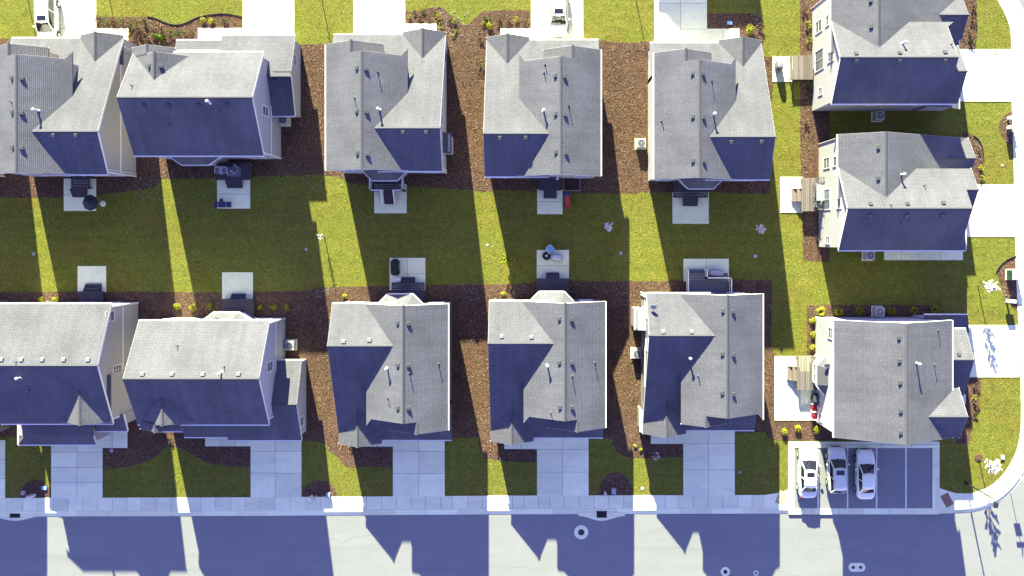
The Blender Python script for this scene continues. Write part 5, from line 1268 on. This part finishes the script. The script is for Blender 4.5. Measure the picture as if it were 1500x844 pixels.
for px, py, r, lab in ((1146.5, 632, .45, 'left of the pair below the lower right patio'), (1168.5, 627, .45, 'in the middle of the mulch below the lower right patio'), (1196, 629, .50, 'nearest the house wall below the lower right patio'),
    (1190, 470, .40, 'topmost of three beside the west wall of the lower right house'), (1190, 490, .38, 'middle of three beside the west wall of the lower right house'), (1189, 508.6, .38, 'lowest of three beside the west wall of the lower right house'),
    (260.5, 449.5, .42, 'leftmost behind the wide lower house'), (284.5, 449.5, .46, 'in the sun patch behind the wide lower house'), (308, 447.5, .36, 'in shade left of the rear plank deck'),
    (382, 449.5, .34, 'first of three right of the rear plank deck'), (402.5, 450, .36, 'middle of three right of the rear plank deck'), (420.5, 450.5, .36, 'last of three right of the rear plank deck'),
    (297.5, 31, .36, 'left of two in the curvy front bed'), (310, 31, .36, 'right of two in the curvy front bed'), (1098, 44, .55, 'at the sunlit corner near the fifth front walk'),
    (716.5, 40, .45, 'biggest in the bed between the third and fourth driveways'), (930.5, 653, .2, 'tiny upper one by the pavement side of the lower gap'), (938.5, 658.5, .2, 'tiny lower one by the pavement side of the lower gap'), (60.5, 439, .35, 'left one in the sun patch behind the lower left house'), (83, 439, .33, 'right one in the sun patch behind the lower left house'), (737.5, 431, .3, 'in sunny mulch left of the rear bay house'), (505, 434, .3, 'small one in sunny mulch above the lower middle house')):
    bush(px, py, r, m_shrub, (Y1 + lab))
for px, py, r, h_, lab in ((1201, 456.5, .55, .5, 'pale green ornamental grass clump in the sun at the top left of the bed'), (1228, 456, .5, .5, 'ornamental grass clump at the sunlight edge of the north bed'), (1258, 455, .45, .45, 'ornamental grass clump left of the air conditioner in the north bed'), (1305, 455, .45, .45, 'ornamental grass clump just right of the air conditioner in the north bed'), (1337.6, 454.7, .45, .45, 'second ornamental grass clump right of the air conditioner'), (1367.6, 454, .45, .45, 'ornamental grass clump at the right end of the north bed')):
    bush(px, py, r, m_shrub, lab, 'grass', 'ornamental grass clumps', 'ornamental_grass', h_)
i_ = 0
front = [(146, 28, .35, 'b'), (157, 33, .42, 'g'), (168, 34, .4, 'b'), (180, 33, .35, 'g'), (191, 35, .4, 'b'), (200, 37, .5, 'g'), (207, 46, .5, 'b'), (213, 33, .4, 'g'), (197, 53, .45, 'b'), (216, 55, .5, 'b'), (226, 47, .45, 'b'), (236, 45, .45, 'b'), (242, 55, .4, 'g'), (250, 50, .45, 'g'), (262, 49, .4, 'g'), (270, 52, .4, 'g'), (281, 50, .35, 'b'), (219, 62, .35, 'b'), (240, 64, .4, 'b'), (329, 33, .35, 'g'),
         (600, 25, .25, 'y'), (608, 19, .22, 'g'), (620.5, 19, .2, 'g'), (637, 19, .22, 'g'), (615, 26, .3, 'b'), (629, 27, .35, 'b'), (643, 25, .33, 'y'), (646, 38, .35, 'y'), (660, 32, .25, 'g'), (666, 33, .28, 'y'), (711, 27, .28, 'g'), (718, 28, .28, 'g'), (709, 35, .25, 'y'), (731, 30, .35, 'b'), (745, 33, .35, 'b'), (757, 29, .3, 'y'), (769, 34, .3, 'b'), (704, 58, .3, 'b'), (668, 46, .16, 'y'), (665, 53, .16, 'y'),
         (1112, 40, .4, 'b'), (1178, 15, .35, 'b'), (1182, 37, .4, 'y'), (1184, 60, .35, 'y'), (1184, 128, .4, 'g'), (1180, 180, .3, 'b'), (1424, 30, .35, 'b'), (1420, 50, .4, 'b'), (1421, 63, .35, 'g'), (1425, 12, .3, 'b'), (1428, 565, .35, 'b'), (1429, 590, .35, 'b'), (1427, 605, .3, 'g'), (1426, 582, .25, 'y'), (1436, 245, .35, 'y'), (1437, 262, .3, 'y'), (1433, 222, .2, 'b'), (232, 55, .3, 'b'), (248, 645, .45, 'b'), (240, 633, .35, 'b'), (514, 650, .3, 'y'), (730, 655, .35, 'b'), (948, 640, .4, 'b'), (704, 96, .4, 'g'), (239, 434, .3, 'b')]
words = {'b': ('brown twiggy shrub', m_shrubb), 'g': ('green twiggy shrub', m_shrubg), 'y': ('yellowish twiggy shrub', m_shrub)}
def zone(px, py):
    if py < 70 and px < 360: z = 'the curvy upper left bed'
    elif py < 70 and px < 780: z = 'the bed between third and fourth driveways'
    elif px < 1200 and py < 70: z = 'the mulch near the upper right lawn'
    elif px > 1400: z = 'the mulch at the right house fronts'
    elif py > 600: z = 'the mulch at the lower house fronts'
    elif px > 1100: z = 'the mulch strip left of the right houses'
    else: z = 'the side mulch of the estate'
    return z
cnt = {}
for px, py, r, k in front: cnt.setdefault((zone(px, py), k), []).append((px, py, r))
ordw = ['first', 'second', 'third', 'fourth', 'fifth', 'sixth', 'seventh', 'eighth', 'ninth', 'tenth', 'eleventh', 'twelfth', 'thirteenth']
for (z, k), lst in cnt.items():
    lst.sort()
    for i, (px, py, r) in enumerate(lst):
        lab = words[k][0] + (' %s from left in ' % ordw[i] if len(lst) > 1 else ' in ') + z
        bush(px, py, r, words[k][1], lab, 'twiggy', 'twiggy shrubs in the beds', h_=r*1.2)
# green upright evergreen lying diagonal in view (columnar)
def conifer(px, py, r, h_, label):
    o = P3(px, py); e = empty('conifer', o, label, 'tree'); b = MB()
    for k in range(16): z = h_*(k+.5)/16; leaf_cloud(b, (o.x, o.y, z), r*(1-.8*k/16), 40, .10, .8)
    b.build('crown', m_shrubg if 'dark' in label else m_shrub2, e, recalc=False); t = MB(); t.tube((o.x, o.y, 0), (o.x, o.y, h_*.9), .04, .01, 6); t.build('trunk', m_bark, e)
m_shrub2 = layered('shrub_fresh', (.11, .17, .015), [(9, .4, .6, (.06, .11, .01), .8)], rough=.7)
conifer(237, 57.5, .32, 1.9, 'slim bright green conifer leaning out of the bed at upper left')
# flowering saplings
def tree(px, py, h_, cr, label, m_leaf, nl=700, name='flowering_tree', lean=(0, 0), bare=False, seed=1, z0=.35):
    o = P3(px, py); e = empty(name, o, label, 'tree'); R = random.Random(seed)
    t = MB(); top = Vector((o.x + lean[0], o.y + lean[1], h_)); base_ = Vector((o.x, o.y, 0)); mid = base_.lerp(top, .5) + Vector((R.uniform(-.05, .05), R.uniform(-.05, .05), 0))
    t.tube(base_, mid, .045, .035, 7); t.tube(mid, top, .035, .008, 6); cl = MB()
    br = []
    for k in range(16):
        f = z0 + (1-z0)*.9*k/16; p = base_.lerp(top, f); a = k*2.4 + R.uniform(-.4, .4); l = cr*(1.15 - f*.6)*R.uniform(.6, 1.1)
        q = p + Vector((math.cos(a)*l, math.sin(a)*l, l*R.uniform(.5, .9))); t.tube(p, q, .016, .005, 4); br.append((p, q))
        for s_ in range(2):
            p2 = p.lerp(q, R.uniform(.4, .8)); q2 = p2 + Vector((R.uniform(-.3, .3), R.uniform(-.3, .3), R.uniform(.05, .3)))*cr; t.tube(p2, q2, .008, .003, 3); br.append((p2, q2))
    t.build('trunk', m_bark, e)
    if not bare:
        for i in range(nl):
            p, q = br[R.randrange(len(br))]; c = p.lerp(q, R.uniform(.3, 1.05)); leaf_cloud(cl, c, .07, 1, .10)
        cl.build('crown', m_leaf, e, recalc=False)
    return e
tree(1433.5, 672, 3.1, .85, 'small white flowering tree ringed with mulch at the lower right corner', m_bloss, 2600, seed=2, z0=.45)
tree(1432, 418, 3.1, .75, 'white flowering tree in the grass beside the large utility cabinet', m_bloss, 2200, seed=3, z0=.45)
tree(889, 333, 2.2, .55, 'small white flowering sapling in the shaded lawn behind the fourth upper house', m_bloss, 800, seed=4)
tree(1108, 336, 2.0, .50, 'small white flowering sapling in the shaded lawn at the right of the back gardens', m_bloss, 900, seed=5)
tree(744, 382, 1.5, .75, 'yellow green leafy sapling at the edge of the middle sunlit strip', m_shrub, 1500, seed=21, name='sapling', z0=.25)
tree(475, 347, 1.9, .45, 'bare pale sapling in the sunlit strip of back lawn', m_bloss, 60, seed=6, name='sapling')
tree(470, -8, 3.0, .6, 'bare sapling at the top edge left of the third driveway', m_bloss, 0, seed=7, name='sapling', bare=True)
tree(160, -4, 2.6, .6, 'dark leafy sapling at the top edge right of the first driveway', m_shrubg, 300, seed=8, name='sapling')
tree(930, -8, 3.0, .6, 'bare sapling at the top edge left of the fifth driveway', m_bloss, 0, seed=9, name='sapling', bare=True)
tree(41, 0, 3.2, .5, 'bare dark sapling at the top left corner beside the white car', m_bloss, 0, seed=10, name='sapling', bare=True)
tree(957, 752 - 92, 2.6, .5, 'bare sapling on the edge of sunlit grass in front of the lower right row house', m_bloss, 60, seed=12, name='sapling', bare=False)
b = MB(); o = P3(1433, 670.5); b.lathe((o.x, o.y, .015), [(.38, 0), (.36, .05), (.1, .08)], 20); tag(b.build('mulch_ring', m_mulch), 'round mulch ring at the foot of the corner flowering tree', 'mulch ring')
# crepe: rocks in the beds
rk = MB()
def rock(c, r):
    n = 6; vs = []
    for k, (z, q) in enumerate(((0, 1), (.5, .9), (.9, .4))):
        for i in range(n): t = 2*math.pi*i/n + k; vs.append((c.x + r*q*math.cos(t)*(.8+.4*rng.random()), c.y + r*q*math.sin(t)*(.8+.4*rng.random()), c.z + r*z*.7))
    rk.add(vs, [(k*n+i, k*n+(i+1) % n, (k+1)*n+(i+1) % n, (k+1)*n+i) for k in range(2) for i in range(n)] + [tuple(range(2*n, 3*n))])
for (x0, y0, x1, y1, n) in ((676, 414, 704, 432, 60), (462, 422, 482, 436, 50), (642, 14, 690, 60, 160), (686, 430, 712, 500, 90), (1470, 172, 1482, 210, 60), (1428, 205, 1438, 240, 50), (200, 255, 236, 290, 60), (1470, 420, 1486, 445, 40), (1100, 18, 1112, 50, 30), (445, 262, 478, 280, 40)):
    for i in range(n // 2): rock(P3(rng.uniform(x0, x1), rng.uniform(y0, y1)) + Vector((0, 0, .03)), rng.uniform(.025, .06))
tag(rk.build('river_stones', m_rock, recalc=False), 'scatter of pale river stones over the mulch', 'stones', kind='stuff')
wd = MB()
for i in range(170):
    px, py = [(rng.uniform(445, 478), rng.uniform(70, 250)), (rng.uniform(662, 706), rng.uniform(60, 270)), (rng.uniform(886, 944), rng.uniform(66, 278)), (rng.uniform(1176, 1190), rng.uniform(20, 380)), (rng.uniform(445, 478), rng.uniform(520, 655)), (rng.uniform(668, 712), rng.uniform(424, 660)), (rng.uniform(892, 936), rng.uniform(416, 660)), (rng.uniform(1121, 1129), rng.uniform(420, 630))][i % 8]
    o = P3(px, py); leaf_cloud(wd, (o.x, o.y, .05), rng.uniform(.05, .14), 12, .05, .6)
wd.build('weeds', m_shrub2, recalc=False); tag(bpy.data.objects['weeds'], 'tiny green weeds sprouting through the mulch', 'weeds', kind='stuff')
# ---------------------------------------------------------------- ground cover: bark chips and grass tufts
def inside(px, py, poly):
    x = np.asarray(px); y = np.asarray(py); r = np.zeros(len(x), bool); n = len(poly)
    for i in range(n):
        x1, y1 = poly[i]; x2, y2 = poly[(i+1) % n]
        if y1 == y2: continue
        c = ((y1 > y) != (y2 > y)) & (x < (x2-x1)*(y-y1)/(y2-y1) + x1); r ^= c
    return r
hard = [(56,-60,141,62),(356,-60,431,60),(518,-60,593.3,60),(778,-60,854,62),(958.5,-60,1035.3,66),(141,42,188,70),(290,41,356,60),(593,35,640,60),(733,42,778,62),(1035,42,1083,62),(1405,72,1482,149),(1405,270,1486,347),(1405,476,1493,552.5),
        (-66,640,8,730),(75,640,150.5,730),(367,640,442,729),(575.5,638,651.5,728),(786.5,638,862.3,727),(1000.5,625,1076.3,726),(140,620,187,656.3),(301,630,368,654),(528.7,630,576,654.3),(738.7,630,787,657.8),(953,620,1001,650.3),(1154.5,646,1376.3,760),(1295,345,1410,381)] + [(p[0],p[1],p[2],p[3]) for p in PAT]
foot = [(62,64,205,262),(240,80,438,168),(240,168,410,235),(504,68,655,250),(724,68,872,255),(958,70,1106,262),(75,443,205,638),(240,462,416,632),(300,522,446,640),(505,440,660,634),(726,437,874,630),(946,430,1078,622),(1192,-80,1362,168),(1202,200,1372,370),(1200,464,1375,618)]
def scatter(n, polys, ex, zmax, box=(-30, -20, 1530, 800)):
    x = rng.uniform(box[0], box[2], n); y = rng.uniform(box[1], box[3], n); ok = np.zeros(n, bool)
    for p in polys: ok |= inside(x, y, p)
    for a in ex: ok &= ~((x > a[0]-.6) & (x < a[2]+.6) & (y > a[1]-.6) & (y < a[3]+.6))
    return x[ok], y[ok]
def quads(name, X, Y, Z, size, m, tilt, label=None, asp=2.2, tri=False, kind='stuff', cat=None):
    n = len(X); a = rng.uniform(0, 2*np.pi, n); s_ = size * rng.uniform(.6, 1.5, n)
    ux, uy = np.cos(a), np.sin(a); vx, vy = -uy, ux; t1 = rng.normal(0, tilt, n); t2 = rng.normal(0, tilt, n)
    V = np.zeros((n, 4 if not tri else 3, 3)); w_ = s_/asp
    if tri:
        hgt = np.abs(s_) ; 
        V[:, 0] = np.stack([X - ux*w_*.5, Y - uy*w_*.5, Z], 1); V[:, 1] = np.stack([X + ux*w_*.5, Y + uy*w_*.5, Z], 1)
        V[:, 2] = np.stack([X + vx*t1*s_, Y + vy*t1*s_, Z + hgt], 1); k = 3
    else:
        for i, (p, q) in enumerate(((-.5, -.5), (.5, -.5), (.5, .5), (-.5, .5))):
            V[:, i] = np.stack([X + ux*s_*p + vx*w_*q, Y + uy*s_*p + vy*w_*q, Z + np.abs(s_*t1)*.5 + s_*t1*p + w_*t2*q + .01], 1)
        k = 4
    me = bpy.data.meshes.new(name); me.vertices.add(n*k); me.vertices.foreach_set('co', V.reshape(-1)); me.loops.add(n*k); me.loops.foreach_set('vertex_index', np.arange(n*k, dtype=np.int32))
    me.polygons.add(n); me.polygons.foreach_set('loop_start', np.arange(0, n*k, k, dtype=np.int32)); me.polygons.foreach_set('loop_total', np.full(n, k, dtype=np.int32)); me.update(); me.validate()
    me.materials.append(m); o = bpy.data.objects.new(name, me); COL.objects.link(o); return tag(o, label, cat, kind=kind)
def island_mat(name, cols, rough=.9, patch=None):
    m = bpy.data.materials.new(name); m.use_nodes = True; nt = m.node_tree; N = nt.nodes; L = nt.links; b = N['Principled BSDF']; b.inputs['Roughness'].default_value = rough; b.inputs['Specular IOR Level'].default_value = .15
    g_ = N.new('ShaderNodeNewGeometry'); r = N.new('ShaderNodeValToRGB'); L.new(g_.outputs['Random Per Island'], r.inputs[0])
    while len(r.color_ramp.elements) < len(cols): r.color_ramp.elements.new(.5)
    for i, c in enumerate(cols): r.color_ramp.elements[i].position = i/(len(cols)-1); r.color_ramp.elements[i].color = (*c, 1)
    L.new(r.outputs[0], b.inputs['Base Color'])
    if patch:
        cur = r.outputs[0]; tc = N.new('ShaderNodeTexCoord')
        for sc, lo, hi, c, f, st in patch:
            mp = N.new('ShaderNodeMapping'); mp.inputs['Scale'].default_value = st; L.new(tc.outputs['Object'], mp.inputs[0])
            t = N.new('ShaderNodeTexNoise'); t.inputs['Scale'].default_value = sc; t.inputs['Detail'].default_value = 4; L.new(mp.outputs[0], t.inputs[0])
            mr = N.new('ShaderNodeMapRange'); mr.inputs[1].default_value = lo; mr.inputs[2].default_value = hi; mr.inputs[4].default_value = f; L.new(t.outputs[0], mr.inputs[0])
            mx = N.new('ShaderNodeMix'); mx.data_type = 'RGBA'; mx.blend_type = 'MULTIPLY'; L.new(mr.outputs[0], mx.inputs[0]); L.new(cur, mx.inputs[6]); mx.inputs[7].default_value = (*c, 1); cur = mx.outputs[2]
        L.new(cur, b.inputs['Base Color'])
    return m
m_chip = island_mat('bark_chips', [(.028, .015, .010), (.095, .050, .028), (.135, .078, .043), (.23, .155, .098), (.06, .032, .019)], patch=[(.5, .48, .62, (.72, .70, .72), .9, (1, 1, 1)), (2.2, .55, .66, (1.25, 1.3, 1.4), .8, (1, 1, 1))])
m_tuft = island_mat('grass_blades', [(.078, .094, .011), (.128, .132, .015), (.180, .177, .024), (.235, .22, .042), (.10, .110, .012)], patch=[(.22, .48, .60, (1.05, .86, .95), 1, (1, 1, 1)), (1.6, .54, .66, (.62, .72, .7), .8, (1, 1, 1)), (.35, .5, .6, (1.12, 1.1, 1.2), .8, (1, 1, 1)), (.5, .45, .6, (.82, .86, .9), .8, (.12, 3, 1))])
x, y = scatter(420000, beds, hard + foot, .04)
quads('bark_chips', (x-NX)/S, (NY-y)/S, np.full(len(x), .010), .10, m_chip, .11, 'brown bark chips covering the planting beds', cat='mulch')
x, y = scatter(560000, [lawn_poly], hard, .0)
keep = np.ones(len(x), bool)
for p in beds: keep &= ~inside(x, y, p)
x, y = x[keep], y[keep]
# clumpy density
quads('grass_tufts', (x-NX)/S, (NY-y)/S, np.full(len(x), -.004), .075, m_tuft, .09, 'short green lawn grass blades', asp=1.3, cat='grass')
print('chips/grass', len(x))
